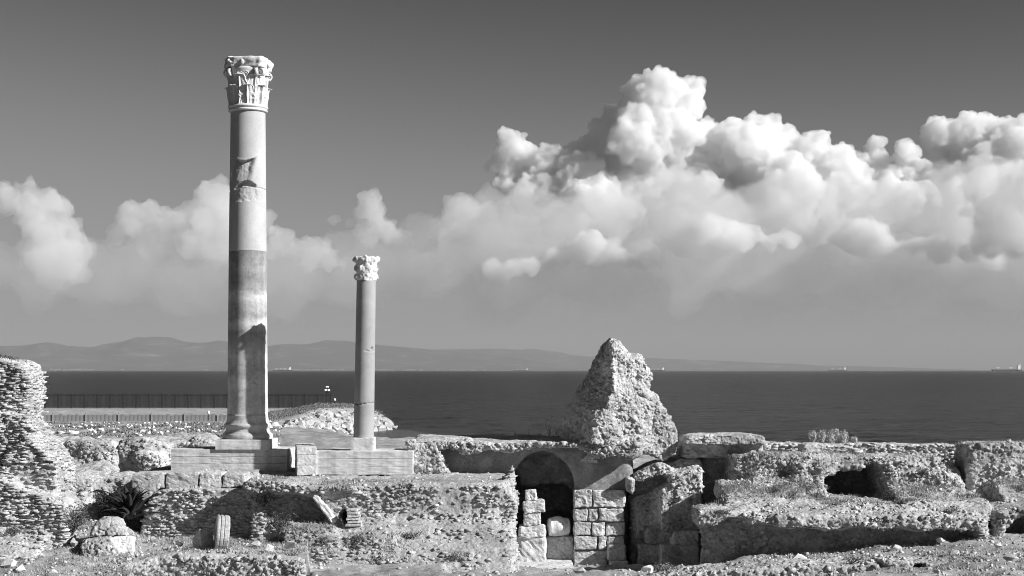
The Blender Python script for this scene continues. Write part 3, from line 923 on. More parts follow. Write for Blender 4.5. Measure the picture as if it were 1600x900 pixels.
# --- long ledge and cave wall on the right
ZP = -4.5
ruin('ledge_wall', 'long overhanging masonry ledge across the right foreground', 'wall',
     [plan_prism([(1092, 51.6), (1540, 51.6), (1540, 57), (1150, 57), (1110, 54)], -7, ZP),
      prism([(1090, 796), (1120, 798), (1180, 800), (1260, 804), (1340, 806), (1420, 804), (1500, 806), (1541, 810), (1543, 838), (1515, 828), (1500, 833), (1470, 826), (1440, 832), (1405, 826), (1380, 831), (1350, 826), (1300, 831), (1262, 824), (1220, 829), (1190, 820), (1172, 824), (1160, 812), (1138, 810), (1120, 822), (1092, 824)], 50.4, 52.5, 50.4),
      yz_wedge(1135, 1268, [(51.7, ZP - .1), (52.5, ZP + 0.15), (55.8, ZP + 0.6), (57, ZP)], 53),
      yz_wedge(1410, 1540, [(51.7, ZP - .1), (52.5, ZP + 0.1), (55.8, ZP + 0.45), (57, ZP)], 53),
      prism([(1520, 815), (1545, 818), (1548, 860), (1528, 860)], 50.8, 52, 50.8)],
     0.075, M_RUBBLE, kind='cobble', course=0.1, width=0.15, depth=0.018, joint=0.028, rough=0.06, erode=0.1, seed=15.0, topflat=0.6, stones=1000, key='ledge')
ruin('cave_wall', 'crumbling rubble bank with a black cave opening on the right', 'wall',
     [prism([(1092, 714), (1150, 711), (1150, 800), (1092, 800)], 58.0, 60.5, 58.0),
      prism([(1144, 714), (1150, 711), (1180, 712), (1260, 711), (1340, 713), (1420, 712), (1470, 714), (1488, 724), (1500, 740), (1512, 775), (1512, 800), (1144, 800)], 56.0, 60.5, 56.0),
      yz_wedge(1165, 1290, [(54.4, -4.6), (54.6, -4.4), (56.3, -3.5), (56.3, -4.6)], 56),
      prism([(1385, 745), (1440, 735), (1500, 745), (1510, 800), (1380, 800)], 55.5, 57, 55.5),
      prism([(1240, 725), (1290, 722), (1300, 740), (1286, 800), (1240, 800)], 55.6, 57, 55.6)],
     0.065, M_RUBBLE, [prism([(1285, 795), (1289, 766), (1283, 752), (1294, 740), (1304, 743), (1314, 730), (1326, 738), (1338, 733), (1346, 739), (1354, 726), (1372, 723), (1381, 742), (1378, 755), (1388, 772), (1382, 795)], 54, 59.5, 56.0)],
     kind='cobble', course=0.1, width=0.16, depth=0.018, joint=0.028, rough=0.065, erode=0.14, seed=16.0, topflat=0.5, stones=1400, key='cave')
ruin('parapet_wall', 'low rubble parapet along the top of the right-hand bank', 'wall',
     [prism([(1060, 694), (1200, 692), (1260, 693), (1330, 692), (1420, 694), (1512, 696), (1512, 725), (1060, 725)], 58.5, 59.6, 58.5)],
     0.07, M_RUBBLE_W, course=0.1, width=0.2, depth=0.03, joint=0.045, rough=0.05, erode=0.06, seed=17.0, stones=900, key='parapet')
sl = ruin('stone_slab', 'thick rounded slab platform right of the boulder', 'slab',
     [prism([(1072, 686), (1080, 682), (1110, 680), (1150, 679), (1192, 682), (1199, 690), (1198, 695), (1070, 694)], 56.6, 59, 56.6), prism([(1068, 693), (1190, 692), (1196, 716), (1066, 716)], 57.1, 58.6, 57.1)],
     0.05, M_RUBBLE_W, kind='cobble', course=0.12, width=0.3, depth=0.018, joint=0.028, rough=0.04, erode=0.05, seed=18.0)
sl2 = ruin('stone_slab', 'low flat slab beside the shrubs on the right-hand bank', 'slab',
     [prism([(1256, 696), (1275, 693), (1335, 698), (1336, 704), (1300, 712), (1256, 712)], 56.9, 58.2, 56.9)],
     0.05, M_RUBBLE_W, kind='cobble', course=0.12, width=0.3, depth=0.018, joint=0.028, rough=0.04, erode=0.05, seed=19.0)
ruin('masonry_block', 'square block of masonry standing at the right edge', 'wall',
     [prism([(1512, 697), (1530, 692), (1600, 692), (1700, 692), (1700, 800), (1512, 800)], 55.6, 57.4, 55.6), yz_wedge(1540, 1700, [(53.8, -4.8), (54.4, -4.3), (55.8, -3.8), (55.8, -4.8)], 56)],
     0.065, M_RUBBLE_W, kind='cobble', course=0.1, width=0.16, depth=0.018, joint=0.028, rough=0.055, erode=0.08, seed=20.0, stones=700, key='rblock')
ruin('broken_wall', 'broken wall end with a dark hollow at the lower right edge', 'wall',
     [prism([(1556, 800), (1600, 792), (1700, 790), (1700, 880), (1552, 880)], 52.0, 56, 52.0)], 0.08, M_RUBBLE,
     [prism([(1560, 845), (1585, 815), (1615, 800), (1640, 820), (1640, 850)], 51, 53.4, 52.0)], kind='cobble', course=0.1, width=0.16, depth=0.018, joint=0.028, rough=0.06, erode=0.1, seed=21.0, stones=500, key='rwall')
ruin('broken_wall', 'crumbled wall top showing along the bottom right edge', 'wall',
     [prism([(1000, 905), (1100, 893), (1180, 888), (1300, 882), (1420, 878), (1520, 882), (1640, 878), (1640, 940), (1000, 940)], 45.4, 47.2, 45.4)], 0.065, M_RUBBLE,
     [prism([(1360, 940), (1366, 888), (1385, 882), (1396, 900), (1400, 940)], 44, 46.6, 45.4), prism([(1418, 940), (1424, 884), (1450, 882), (1452, 940)], 44, 46.6, 45.4), prism([(1560, 940), (1566, 892), (1600, 890), (1640, 940)], 44, 46.4, 45.4)],
     kind='cobble', course=0.1, width=0.14, depth=0.018, joint=0.028, rough=0.07, erode=0.12, seed=22.0, stones=700, key='rfront')

# ================================================================== the ground: one sheet from the foreground to the quay
m_gr, tg, bgr = nmat('dry_ground')
vg = coords(tg)
cg = ramp(tg, noise(tg, 0.5, 9, 0.7, 0.5, vg), [(0.3, 0.17), (0.5, 0.30), (0.68, 0.5)])
cg = mix(tg, cg, ramp(tg, noise(tg, 5.5, 8, 0.75, 0.2, vg), [(0.3, 0.45), (0.5, 1.0), (0.72, 1.45)]), 0.85, 'MULTIPLY')
tg.links.new(cg, bgr.inputs['Base Color'])
bump(tg, bgr, noise(tg, 9, 10, 0.8, 0, vg), 0.06, 0.8)


def ground_z(px, Y):
    """height of the ground for a bearing (photograph column) and a depth"""
    px = np.asarray(px, float); Y = np.asarray(Y, float)
    fg = -6.15 + 0.0 * px                                             # right foreground
    fg = fg + 0.65 * smooth(1050, 1600, px) - 0.095 * (Y - 47.0) * (1 - smooth(1080, 1180, px)) * (px > 700)
    left = -5.72 + 0.13 * (Y - 44.5) + 0.0 * px
    left = np.minimum(left, -5.0)
    ter = np.full_like(px, -5.54)
    z = np.where(px < 205, left, np.where(px < 480, ter, fg))
    # blend the left mound into the terrace
    w = smooth(180, 225, px)
    z = np.where(px < 480, left * (1 - w) + ter * w, z)
    z = np.where((px > 205) & (px < 480) & (Y < 47.6), -6.6, z)
    # land behind the ruins
    bl = -5.0 - 1.6 * smooth(130, 185, Y)
    bl = np.where(Y > 276, -10.0, bl)
    shore = np.interp(Y, [60, 90, 120, 150, 170, 185, 300], [1700, 1400, 560, 440, 425, 418, 415])
    water = smooth(0, 40, px - shore)
    bl = bl * (1 - water) + -9.5 * water
    # grassy mound behind the rock groyne, and the groyne's own slope
    crest = np.interp(px, [330, 400, 440, 500, 560, 590, 612, 628], [-6.6, -6.5, -6.1, -4.95, -5.1, -6.2, -7.6, -9.5])
    foot = np.interp(px, [420, 440, 520, 620], [172, 175, 190, 206])
    prof = np.where(Y < foot, 0, np.where(Y < foot + 16, (Y - foot) / 16.0, 1.0)) * (1 - smooth(236, 256, Y))
    mound = -9.5 + (crest + 9.5) * prof
    bl = np.where((px > 330) & (px < 640), np.maximum(bl, mound), bl)
    w2 = smooth(57, 64, Y)
    return z * (1 - w2) + bl * w2


ys = np.concatenate([np.arange(38, 60, 0.2), np.arange(60, 100, 0.5), np.arange(100, 284, 2.0)])
xs_ = np.concatenate([np.arange(-420, -40, 20), np.arange(-40, 1640, 7), np.arange(1640, 2040, 20)])
PXg, Yg = np.meshgrid(xs_, ys)
Zg = ground_z(PXg, Yg)
Xg = (PXg - 800) / FPX * Yg
Vg = np.stack([Xg.ravel(), Yg.ravel(), Zg.ravel()], 1)
nz = fbm(Vg * [1, 1, 0], 0.5, 5, 0.55) * 0.28 + fbm(Vg * [1, 1, 0], 3.0, 4, 0.6, 4.0) * 0.14
nz *= np.where(Vg[:, 1] > 62, np.where(Vg[:, 1] > 160, 0.5, 1.3), 1.0)
Vg[:, 2] += nz
ig = np.arange(len(ys) * len(xs_)).reshape(len(ys), len(xs_))
Fg = np.stack([ig[:-1, :-1].ravel(), ig[:-1, 1:].ravel(), ig[1:, 1:].ravel(), ig[1:, :-1].ravel()], 1)
ground = mesh_obj('ground', Vg, Fg, m_gr, smooth_sh=True)
tag(ground, 'dry stony ground around the ruins, running back to the shore', kind='structure')

inl = [P(430, 0, 150), P(720, 0, 150), P(705, 0, 188), P(640, 0, 208), P(560, 0, 212), P(430, 0, 190)]
inlet = mesh_obj('inlet_water', [(p.x, p.y, SEA_Z + 0.03) for p in inl], [list(range(6))], M_INLET)
tag(inlet, 'calm pale water of the inlet inside the rock groyne', kind='structure')

# ================================================================== columns and their concrete beams
def lathe(prof, c, seg=96):
    """prof: (radius, z) from bottom to top; returns verts, faces"""
    prof = np.array(prof, float)
    a = np.linspace(0, 2 * np.pi, seg, endpoint=False)
    V = np.stack([np.outer(prof[:, 0], np.cos(a)), np.outer(prof[:, 0], np.sin(a)), np.repeat(prof[:, 1][:, None], seg, 1)], 2).reshape(-1, 3) + np.array(c)
    n = len(prof)
    i = np.arange(n * seg).reshape(n, seg)
    F = np.stack([i[:-1, :].ravel(), np.roll(i, -1, 1)[:-1, :].ravel(), np.roll(i, -1, 1)[1:, :].ravel(), i[1:, :].ravel()], 1)
    return V, F


def cap_faces(F, n, seg):
    return F.tolist() + [list(range(seg))[::-1], list(range((n - 1) * seg, n * seg))]


M_MARBLE = stone_mat('pale_shaft_stone', 0.38, 0.50, 0.9, 0.006, 22.0, tone=False, pits=False, grain=0.4)
M_GRANITE = stone_mat('speckled_granite', 0.26, 0.36, 1.2, 0.006, 26.0, tone=False, pits=False, grain=0.4)
M_CAPITAL = stone_mat('white_capital_stone', 0.52, 0.74, 2.0, 0.012, 14.0, tone=False, pits=False, grain=0.35)
# restored lower shaft: cast in lifts, each lift its own grey, streaked downwards
m_dr, td, bd = nmat('cast_lower_shaft')
vd = coords(td, (1, 1, 0.02)); vd2 = coords(td, (1, 1, 1)); vd3 = coords(td, (0.5, 0.5, 1.6))
tcd = td.nodes.new('ShaderNodeTexCoord'); sxyz = td.nodes.new('ShaderNodeSeparateXYZ'); td.links.new(tcd.outputs['Object'], sxyz.inputs[0])
wz = td.nodes.new('ShaderNodeMath'); wz.operation = 'MULTIPLY_ADD'; wz.inputs[1].default_value = 0.5
td.links.new(noise(td, 2.2, 4, 0.6, 0.2, vd3), wz.inputs[0]); td.links.new(sxyz.outputs[2], wz.inputs[2])
mr_ = td.nodes.new('ShaderNodeMapRange'); mr_.inputs['From Min'].default_value = -1.45; mr_.inputs['From Max'].default_value = 4.65
td.links.new(wz.outputs[0], mr_.inputs['Value'])
cb = ramp(td, mr_.outputs[0], [(0.0, 0.56), (0.12, 0.50), (0.2, 0.58), (0.28, 0.42), (0.36, 0.56), (0.44, 0.38), (0.50, 0.30), (0.56, 0.52), (0.60, 0.32), (0.67, 0.38), (0.72, 0.54), (0.76, 0.32), (0.83, 0.26), (0.9, 0.31), (1.0, 0.24)])
cb = mix(td, cb, ramp(td, noise(td, 5, 6, 0.6, 0, vd), [(0.35, 0.78), (0.65, 1.12)]), 0.8, 'MULTIPLY')
cb = mix(td, cb, ramp(td, noise(td, 3.5, 8, 0.7, 0.3, vd2), [(0.35, 0.65), (0.5, 1.0), (0.7, 1.3)]), 0.8, 'MULTIPLY')
cb = mix(td, cb, ramp(td, noise(td, 16, 8, 0.7, 0, vd2), [(0.3, 0.7), (0.65, 1.15)]), 0.6, 'MULTIPLY')
td.links.new(cb, bd.inputs['Base Color']); bump(td, bd, noise(td, 30, 6, 0.7, 0, vd2), 0.006, 0.6)
# board-marked concrete
m_cc, tc_, bc = nmat('board_marked_concrete')
vc = coords(tc_); vcs = coords(tc_, (0.25, 0.25, 6.0)); vcv = coords(tc_, (2.2, 2.2, 0.15))
cc = ramp(tc_, noise(tc_, 1.2, 8, 0.65, 0.3, vc), [(0.3, 0.46), (0.7, 0.68)])
cc = mix(tc_, cc, ramp(tc_, noise(tc_, 1.5, 5, 0.6, 0, vcv), [(0.38, 0.7), (0.6, 1.05)]), 0.6, 'MULTIPLY')
cc = mix(tc_, cc, ramp(tc_, noise(tc_, 4.5, 8, 0.75, 0.4, vc), [(0.34, 0.6), (0.5, 1.0), (0.68, 1.15)]), 0.8, 'MULTIPLY')
cc = mix(tc_, cc, ramp(tc_, noise(tc_, 25, 6, 0.7, 0, vc), [(0.3, 0.75), (0.65, 1.12)]), 0.7, 'MULTIPLY')
tc_.links.new(cc, bc.inputs['Base Color']); bump(tc_, bc, noise(tc_, 20, 8, 0.7, 0, vc), 0.01, 0.6)


def beam(name, label, x0, x1, y0, y1, Ya, Yb, grooves, rot=0.0, seed=1.0):
    """concrete beam cast in boards: each board's print is a strip, set off by a recessed line"""
    c, d = pxbox(x0, x1, y0, y1, Ya, Yb)
    root = empty(name, (c.x, c.y, c.z - d[2] / 2)); root.rotation_euler.z = rot
    tag(root, label, 'concrete beam')
    g = [0.0] + grooves + [1.0]
    for i in range(len(g) - 1):
        h = (g[i + 1] - g[i]) * d[2]
        v, f = block_mesh(d[0] - 0.005 * (i % 2), d[1] - 0.005 * (i % 2), h, seed + i, 16, 0.014, 0.014)
        s = mesh_obj('board_strip', v, f, m_cc, root)
        s.location = (0, 0, g[i] * d[2] + h / 2)
    return root

b1 = beam('column_beam', 'board-marked concrete beam under the tall column', 267, 449, 702, 740, 57.6, 59.8, [0.4, 0.7], 0, 1.0)
bx_ = beam('cross_beam', 'short concrete cross beam joining the two column beams', 453, 484, 699, 743, 55.3, 58.4, [0.36, 0.74], R(9), 5.0)
b2 = beam('column_beam', 'board-marked concrete beam under the short column', 486, 645, 705, 742, 55.5, 57.4, [0.33, 0.68], 0, 9.0)

# ---------------------------------------------------------------- the tall column
YB = 58.5
S = YB / FPX                                    # metres per photograph pixel at the column
cb0 = P(387, 700, YB)
zt = lambda y: (HOR - y) * S                     # height of a photograph row at the column
col = empty('tall_column', (cb0.x, YB, zt(702)))
tag(col, 'tall restored column with a carved leaf capital on a concrete beam', 'column')
def put(o, root=col):
    o.parent = root; o.matrix_parent_inverse = Matrix.Translation(-root.location); return o
cx, cyy = cb0.x, YB
v, f = block_mesh(84 * S, 84 * S, 16 * S, 3.0, 8, 0.008, 0.03)
put(mesh_obj('plinth', v + np.array((P(386, 0, YB).x, YB, zt(693))), f, m_cc))
prof = [(37.2, 686), (38.6, 684.5), (39.2, 682), (39.0, 679.5), (38.0, 677.5), (36.4, 676.6), (36.2, 675.6), (35.0, 675.2), (34.0, 673), (33.6, 670.5), (34.0, 668.6), (35.0, 668), (35.1, 667), (35.9, 666.2), (36.2, 664.4), (35.8, 662.6), (34.6, 661.4), (33.6, 661), (33.5, 659.6), (32.6, 658.6), (32.0, 655), (31.5, 650), (31.35, 647)]
V, F = lathe([(r * S, zt(y)) for r, y in prof], (cx, cyy, 0), 96)
V[:, :2] += (fbm(V, 3, 3) * 0.02)[:, None]
put(mesh_obj('base_moulding', V, cap_faces(F, len(prof), 96), m_cc, smooth_sh=True))
# lower cast shaft
ny = 120
yy = np.linspace(649, 393, ny)
rr = 31.3 - (649 - yy) * (31.3 - 29.2) / (649 - 393)
V, F = lathe([(r * S, zt(y)) for r, y in zip(rr, yy)], (cx, cyy, 0), 96)
lift = np.abs(((V[:, 2] - zt(690)) / 0.93) % 1.0 - 0.5)
V[:, :2] = (V[:, :2] - [cx, cyy]) * (1 - 0.008 * (lift > 0.47) + 0.003 * fbm(V, 2.0, 3))[:, None] + [cx, cyy]
put(mesh_obj('lower_shaft', V, cap_faces(F, ny, 96), m_dr, smooth_sh=True))
# upper marble shaft with broken patches
ny, sg = 230, 150
yy = np.linspace(393.5, 172, ny)
rr = 29.3 - (393 - yy) * (29.3 - 26.8) / (393 - 172)
V, F = lathe([(r * S, zt(y)) for r, y in zip(rr, yy)], (cx, cyy, 0), sg)
pxx = 800 + V[:, 0] / S; pyy = HOR - V[:, 2] / S
jag = fbm(V, 3.5, 4, 0.6, 3.0) * 9
fr = (V[:, 1] < cyy + 0.15)
top = np.interp(pxx, [360, 368, 378, 388, 396, 406], [248, 250, 254, 254, 251, 247]) + jag * 0.35
bot = np.interp(pxx, [360, 372, 390, 406, 414], [299, 297, 294, 297, 297]) + jag * 0.3
lft = 363.5 + jag * 0.25; rgt = np.interp(pyy, [247, 270, 300], [405, 401, 398]) + jag * 0.3
m1 = smooth(0, 1.5, pyy - top) * smooth(0, 1.2, bot - pyy) * smooth(0, 1.2, pxx - lft) * smooth(0, 9, rgt - pxx) * fr
m1 *= np.clip(1.0 - (pyy - top) / 42.0, 0.22, 1)
slot = smooth(0, 1.2, pyy - (bot - 9 + 5 * ((pxx - 388) / 18) ** 2)) * smooth(0, 1.0, bot - pyy) * smooth(0, 2, pxx - 367) * smooth(0, 4, 405 - pxx) * fr
m2 = smooth(0, 1.0, pyy - (bot + 1)) * smooth(0, 1.5, 316 + jag * 0.8 - pyy) * smooth(0, 1.5, pxx - 362 - jag * 0.3) * smooth(0, 1.5, 405 + jag * 0.5 - pxx) * fr
crack = np.exp(-((pyy - bot) / 0.8) ** 2) * fr
lip = np.exp(-((pyy - top + 1.5) / 1.6) ** 2) * smooth(0, 2, pxx - 361) * smooth(0, 2, 407 - pxx) * fr
dep = np.maximum(m1 * (0.19 + 0.03 * fbm(V, 9, 3)), slot * 0.17) + m2 * (0.03 + 0.025 * fbm(V, 8, 3)) + crack * 0.05 - lip * 0.015
rad = np.linalg.norm(V[:, :2] - [cx, cyy], axis=1)
V[:, :2] = (V[:, :2] - [cx, cyy]) * ((rad - dep) / rad)[:, None] + [cx, cyy]
V[:, 0] += (0.6 * S) * (393 - pyy) / 220.0
put(mesh_obj('upper_shaft', V, cap_faces(F, ny, sg), M_MARBLE, smooth_sh=True))
# neck mouldings
cxt = cx + 0.6 * S
prof = [(27.0, 176.5), (29.6, 175.5), (30.4, 174), (29.8, 172.4), (28.2, 171.8), (29.6, 171), (31.0, 169.8), (31.2, 168), (30, 166.4), (27.5, 166)]
V, F = lathe([(r * S, zt(y)) for r, y in prof], (cxt, cyy, 0), 96)
put(mesh_obj('neck_ring', V, cap_faces(F, len(prof), 96), M_CAPITAL, smooth_sh=True))


def leaf(width, height, curl, lobes, seed, ridges=5):
    """an acanthus leaf: rises along z from the origin, curls outwards (-y) at the tip; lobed edge, raised ribs, real thickness"""
    nu, nv = 13, 14
    V = []
    for s in (0, 1):
        for j in range(nv):
            t = j / (nv - 1)
            w = width * (0.82 + 0.28 * math.sin(t * 2.6)) * (1 - 0.55 * max(0, t - 0.55) ** 1.2 / 0.4) * (1 + 0.10 * math.cos(t * lobes * 2 * math.pi))
            bend = max(0, t - 0.55) / 0.45
            zc = height * (t if t < 0.55 else 0.55 + 0.45 * math.sin(bend * 1.9) / math.sin(1.9) * 0.98)
            yc = -height * 0.10 * t - curl * (1 - math.cos(bend * 1.9)) * 0.9
            for i in range(nu):
                u = i / (nu - 1) * 2 - 1
                rib = 0.05 * abs(math.cos(u * math.pi * ridges / 2)) - 0.03
                mid = 0.05 * max(0, 1 - abs(u) * 5)
                y = yc + 0.10 * width * u * u - rib - mid
                V.append((u * w / 2, y + (0.11 if s else 0), zc - 0.02 * s))
    F = []
    n = nu * nv
    for j in range(nv - 1):
        for i in range(nu - 1):
            a = j * nu + i
            F.append([a, a + 1, a + nu + 1, a + nu]); F.append([n + a + nu, n + a + nu + 1, n + a + 1, n + a])
    ring = [i for i in range(nu)] + [j * nu + nu - 1 for j in range(1, nv)] + [(nv - 1) * nu + i for i in range(nu - 2, -1, -1)] + [j * nu for j in range(nv - 2, 0, -1)]
    for a, b in zip(ring, ring[1:] + ring[:1]):
        F.append([b, a, a + n, b + n])
    V = np.array(V)
    V += np.stack([fbm(V, 4, 2, 0.5, seed)] * 3, 1) * 0.03
    return V, F


capr = put(mesh_obj('capital', *(lambda vf: (vf[0], cap_faces(vf[1], 14, 96)))(lathe([(r * S, zt(y)) for r, y in
        [(27.2, 166.5), (27.2, 160), (27.3, 150), (27.6, 142), (28.0, 134), (29.0, 126), (30.4, 120), (31.8, 116), (32.8, 113), (33.2, 111), (32.8, 109.5), (30, 109), (20, 109), (5, 109)]], (cxt, cyy, 0), 96)), M_CAPITAL, smooth_sh=True))
capr.location = (0, 0, 0)
def sub(o, pos, rotz, sc=1.0):
    o.parent = capr
    o.location = pos; o.rotation_euler.z = rotz; o.scale = (sc,) * 3
    return o
lv1 = bpy.data.meshes.new('acanthus_leaf'); vv, ff = leaf(0.62, 0.66, 0.10, 4, 1.0); lv1.from_pydata(vv.tolist(), [], ff); lv1.materials.append(M_CAPITAL)
lv2 = bpy.data.meshes.new('acanthus_leaf'); vv, ff = leaf(0.60, 1.02, 0.12, 5, 2.0); lv2.from_pydata(vv.tolist(), [], ff); lv2.materials.append(M_CAPITAL)
for i in range(8):
    for me, off, r0, z0 in ((lv1, 0.0, 27.4, 165.5), (lv2, 0.5, 26.4, 164.5)):
        a = 2 * math.pi * (i + off) / 8 + 0.12
        o = bpy.data.objects.new('acanthus_leaf', me); COL.objects.link(o)
        sub(o, (cxt + math.sin(a) * r0 * S, cyy - math.cos(a) * r0 * S, zt(z0)), a, 1.0 + 0.05 * math.sin(i * 2.7))


def volute(r, turns, thick, wd):
    """a scroll: spiral ribbon with thickness, in the x-z plane"""
    n = 34; V = []; F = []
    for k in range(n + 1):
        t = k / n; a = t * turns * 2 * math.pi; rad = r * (1 - 0.86 * t)
        for dr in (0, thick * (1 - 0.5 * t)):
            for dy in (-wd / 2, wd / 2):
                V.append(((rad - dr) * math.cos(a), dy, (rad - dr) * math.sin(a)))
    for k in range(n):
        b = 4 * k
        F += [[b, b + 1, b + 5, b + 4], [b + 2, b + 6, b + 7, b + 3], [b, b + 4, b + 6, b + 2], [b + 1, b + 3, b + 7, b + 5]]
    F += [[0, 2, 3, 1], [4 * n, 4 * n + 1, 4 * n + 3, 4 * n + 2]]
    eye, ef = ball((0, 0, 0), r * 0.25, 1, (1, wd / r * 1.2, 1))
    o = len(V)
    return np.array(V + [tuple(p) for p in eye]), F + [[x + o for x in q] for q in ef]
vm = bpy.data.meshes.new('volute'); vv, ff = volute(0.19, 1.9, 0.06, 0.14); vm.from_pydata(vv.tolist(), [], ff); vm.materials.append(M_CAPITAL); vm.shade_smooth()
CR = R(38)                                        # the abacus is turned a little, one corner towards the camera's left
for i in range(4):
    a = CR + i * math.pi / 2
    for sgn in (-1, 1):
        o = bpy.data.objects.new('volute', vm); COL.objects.link(o)
        aa = a + sgn * 0.13
        sub(o, (cxt + math.sin(aa) * 34.0 * S, cyy - math.cos(aa) * 34.0 * S, zt(118)), a + math.pi / 2 + sgn * 0.5, 1.0)
    for sgn in (-1, 1):                           # the smaller inner scrolls under the middle of each side
        o = bpy.data.objects.new('volute', vm); COL.objects.link(o)
        aa = a + math.pi / 4 + sgn * 0.17
        sub(o, (cxt + math.sin(aa) * 29.6 * S, cyy - math.cos(aa) * 29.6 * S, zt(121)), a + math.pi / 4, 0.72)
# the abacus: four hollow sides, cut corners, moulded edge, one corner broken away
V = []; na = 64
for r0, y in ((0.93, 110), (0.95, 107.5), (0.96, 104), (1.0, 102), (1.03, 99), (1.03, 95), (0.99, 94)):
    for k in range(na):
        a = 2 * math.pi * k / na
        q = (a - CR) % (math.pi / 2); q = min(q, math.pi / 2 - q)      # 0 at a corner
        rad = 42.5 - 10.5 * min(1, max(0, q - 0.09) / (math.pi / 4 - 0.09)) ** 0.62
        V.append((math.sin(a) * rad * r0 * S, -math.cos(a) * rad * r0 * S, zt(y)))
V = np.array(V)
F = []
for j in range(6):
    for k in range(na):
        F.append([j * na + k, j * na + (k + 1) % na, (j + 1) * na + (k + 1) % na, (j + 1) * na + k])
F += [list(range(na))[::-1], [6 * na + k for k in range(na)]]
V2, F2 = remesh([(V + np.array((cxt, cyy, 0)), F)], 0.03, [hull([P(335, 88, 57.0), P(362, 88, 57.0), P(356, 112, 57), P(335, 116, 57), P(335, 88, 58.6), P(352, 88, 58.6), P(335, 114, 58.6), P(350, 106, 58.4)])])
pl = 800 + V2[:, 0] / S
brk = smooth(376, 366, pl) if False else 1 - smooth(362, 378, pl)
N2 = normals(V2, F2)
V2 = V2 + N2 * (fbm(V2, 6, 3, 0.6) * (0.012 + 0.13 * brk) + fbm(V2, 2, 2) * 0.03)[:, None]
o = mesh_obj('abacus', V2, F2, M_CAPITAL, capr)
# floral boss on each side of the abacus
for i in range(4):
    a = CR + math.pi / 4 + i * math.pi / 2
    vv, ff = ball((0, 0, 0), 0.1, 2, (1.0, 0.6, 1.1)); vv = vv + vv * (fbm(vv, 14, 2) * 0.5)[:, None]
    o = mesh_obj('flower_boss', vv, ff, M_CAPITAL, capr, smooth_sh=True)
    o.location = (cxt + math.sin(a) * 33.5 * S, cyy - math.cos(a) * 33.5 * S, zt(103)); o.rotation_euler.z = a

# ---------------------------------------------------------------- the short column
YS = 56.3
s2 = YS / FPX
z2 = lambda y: (HOR - y) * s2
c2 = P(568.3, 0, YS)
col2 = empty('short_column', (c2.x, YS, z2(705)))
tag(col2, 'short slender granite column with a worn white capital', 'column')
v, f = block_mesh(37 * s2, 37 * s2, 22 * s2, 8.0, 10, 0.012, 0.03)
put(mesh_obj('pedestal', v + np.array((P(567.5, 0, YS).x, YS, z2(694))), f, m_cc), col2)
ny, sg = 220, 96
yy = np.linspace(684, 439, ny)
rr = 15.9 - (684 - yy) * (15.9 - 14.9) / 245 + 0.7 * np.exp(-((yy - 684) / 2.5) ** 2)
V, F = lathe([(r * s2, z2(y)) for r, y in zip(rr, yy)], (c2.x, YS, 0), sg)
pyy = HOR - V[:, 2] / s2; pxx = 800 + V[:, 0] / s2
V[:, 0] += (684 - pyy) / 245 * 4.0 * s2
jag = fbm(V, 4, 3, 0.6, 5.0)
crk = np.exp(-((pyy - 630 + 4 * jag) / 0.8) ** 2) * 0.07 + np.exp(-((pyy - 548 + 3 * jag) / 0.8) ** 2) * smooth(566, 574, pxx) * 0.05 + np.exp(-(((pyy - 545) / 2.2) ** 2 + ((pxx - 580) / 1.5) ** 2)) * 0.1
crk = crk * (V[:, 1] < YS)
axx = c2.x + (684 - pyy) / 245 * 4.0 * s2
V[:, 0] = axx + (V[:, 0] - axx) * (1 - crk / 0.36); V[:, 1] = YS + (V[:, 1] - YS) * (1 - crk / 0.36)
put(mesh_obj('shaft', V, cap_faces(F, ny, sg), M_GRANITE, smooth_sh=True), col2)
ct = np.array((c2.x + 4.1 * s2, YS, 0))
sh = [(lambda vf: (vf[0], cap_faces(vf[1], 8, 32)))(lathe([(r * s2, z2(y)) for r, y in [(15, 440), (15.8, 436), (15.8, 428), (16.2, 418), (17.0, 410), (17.8, 405), (17.8, 402), (14.5, 401.5)]], ct, 32))]
for i in range(8):
    for row, (yb, rw, hh) in enumerate(((436, 14.2, 7), (424, 15.0, 7.5), (410, 16.6, 6))):
        a = 2 * math.pi * (i + 0.5 * (row % 2)) / 8
        sh.append(ball((ct[0] + math.sin(a) * rw * s2, ct[1] - math.cos(a) * rw * s2, z2(yb - 4)), 0.12, 1, (1.25, 0.42, 1.35)))
V, F = remesh(sh, 0.03)
N = normals(V, F)
f1, f2, rv = worley(V * 7)
V = V + N * ((rv - 0.5) * 0.035 + fbm(V, 8, 3, 0.6) * 0.05 + 0.04 * (0.4 - f1))[:, None]
put(mesh_obj('capital', V, F, M_CAPITAL), col2)

# ================================================================== shore: groyne, fence, lamp, low wall
def gz(px, Y):
    return float(ground_z(np.array([px]), np.array([Y]))[0])

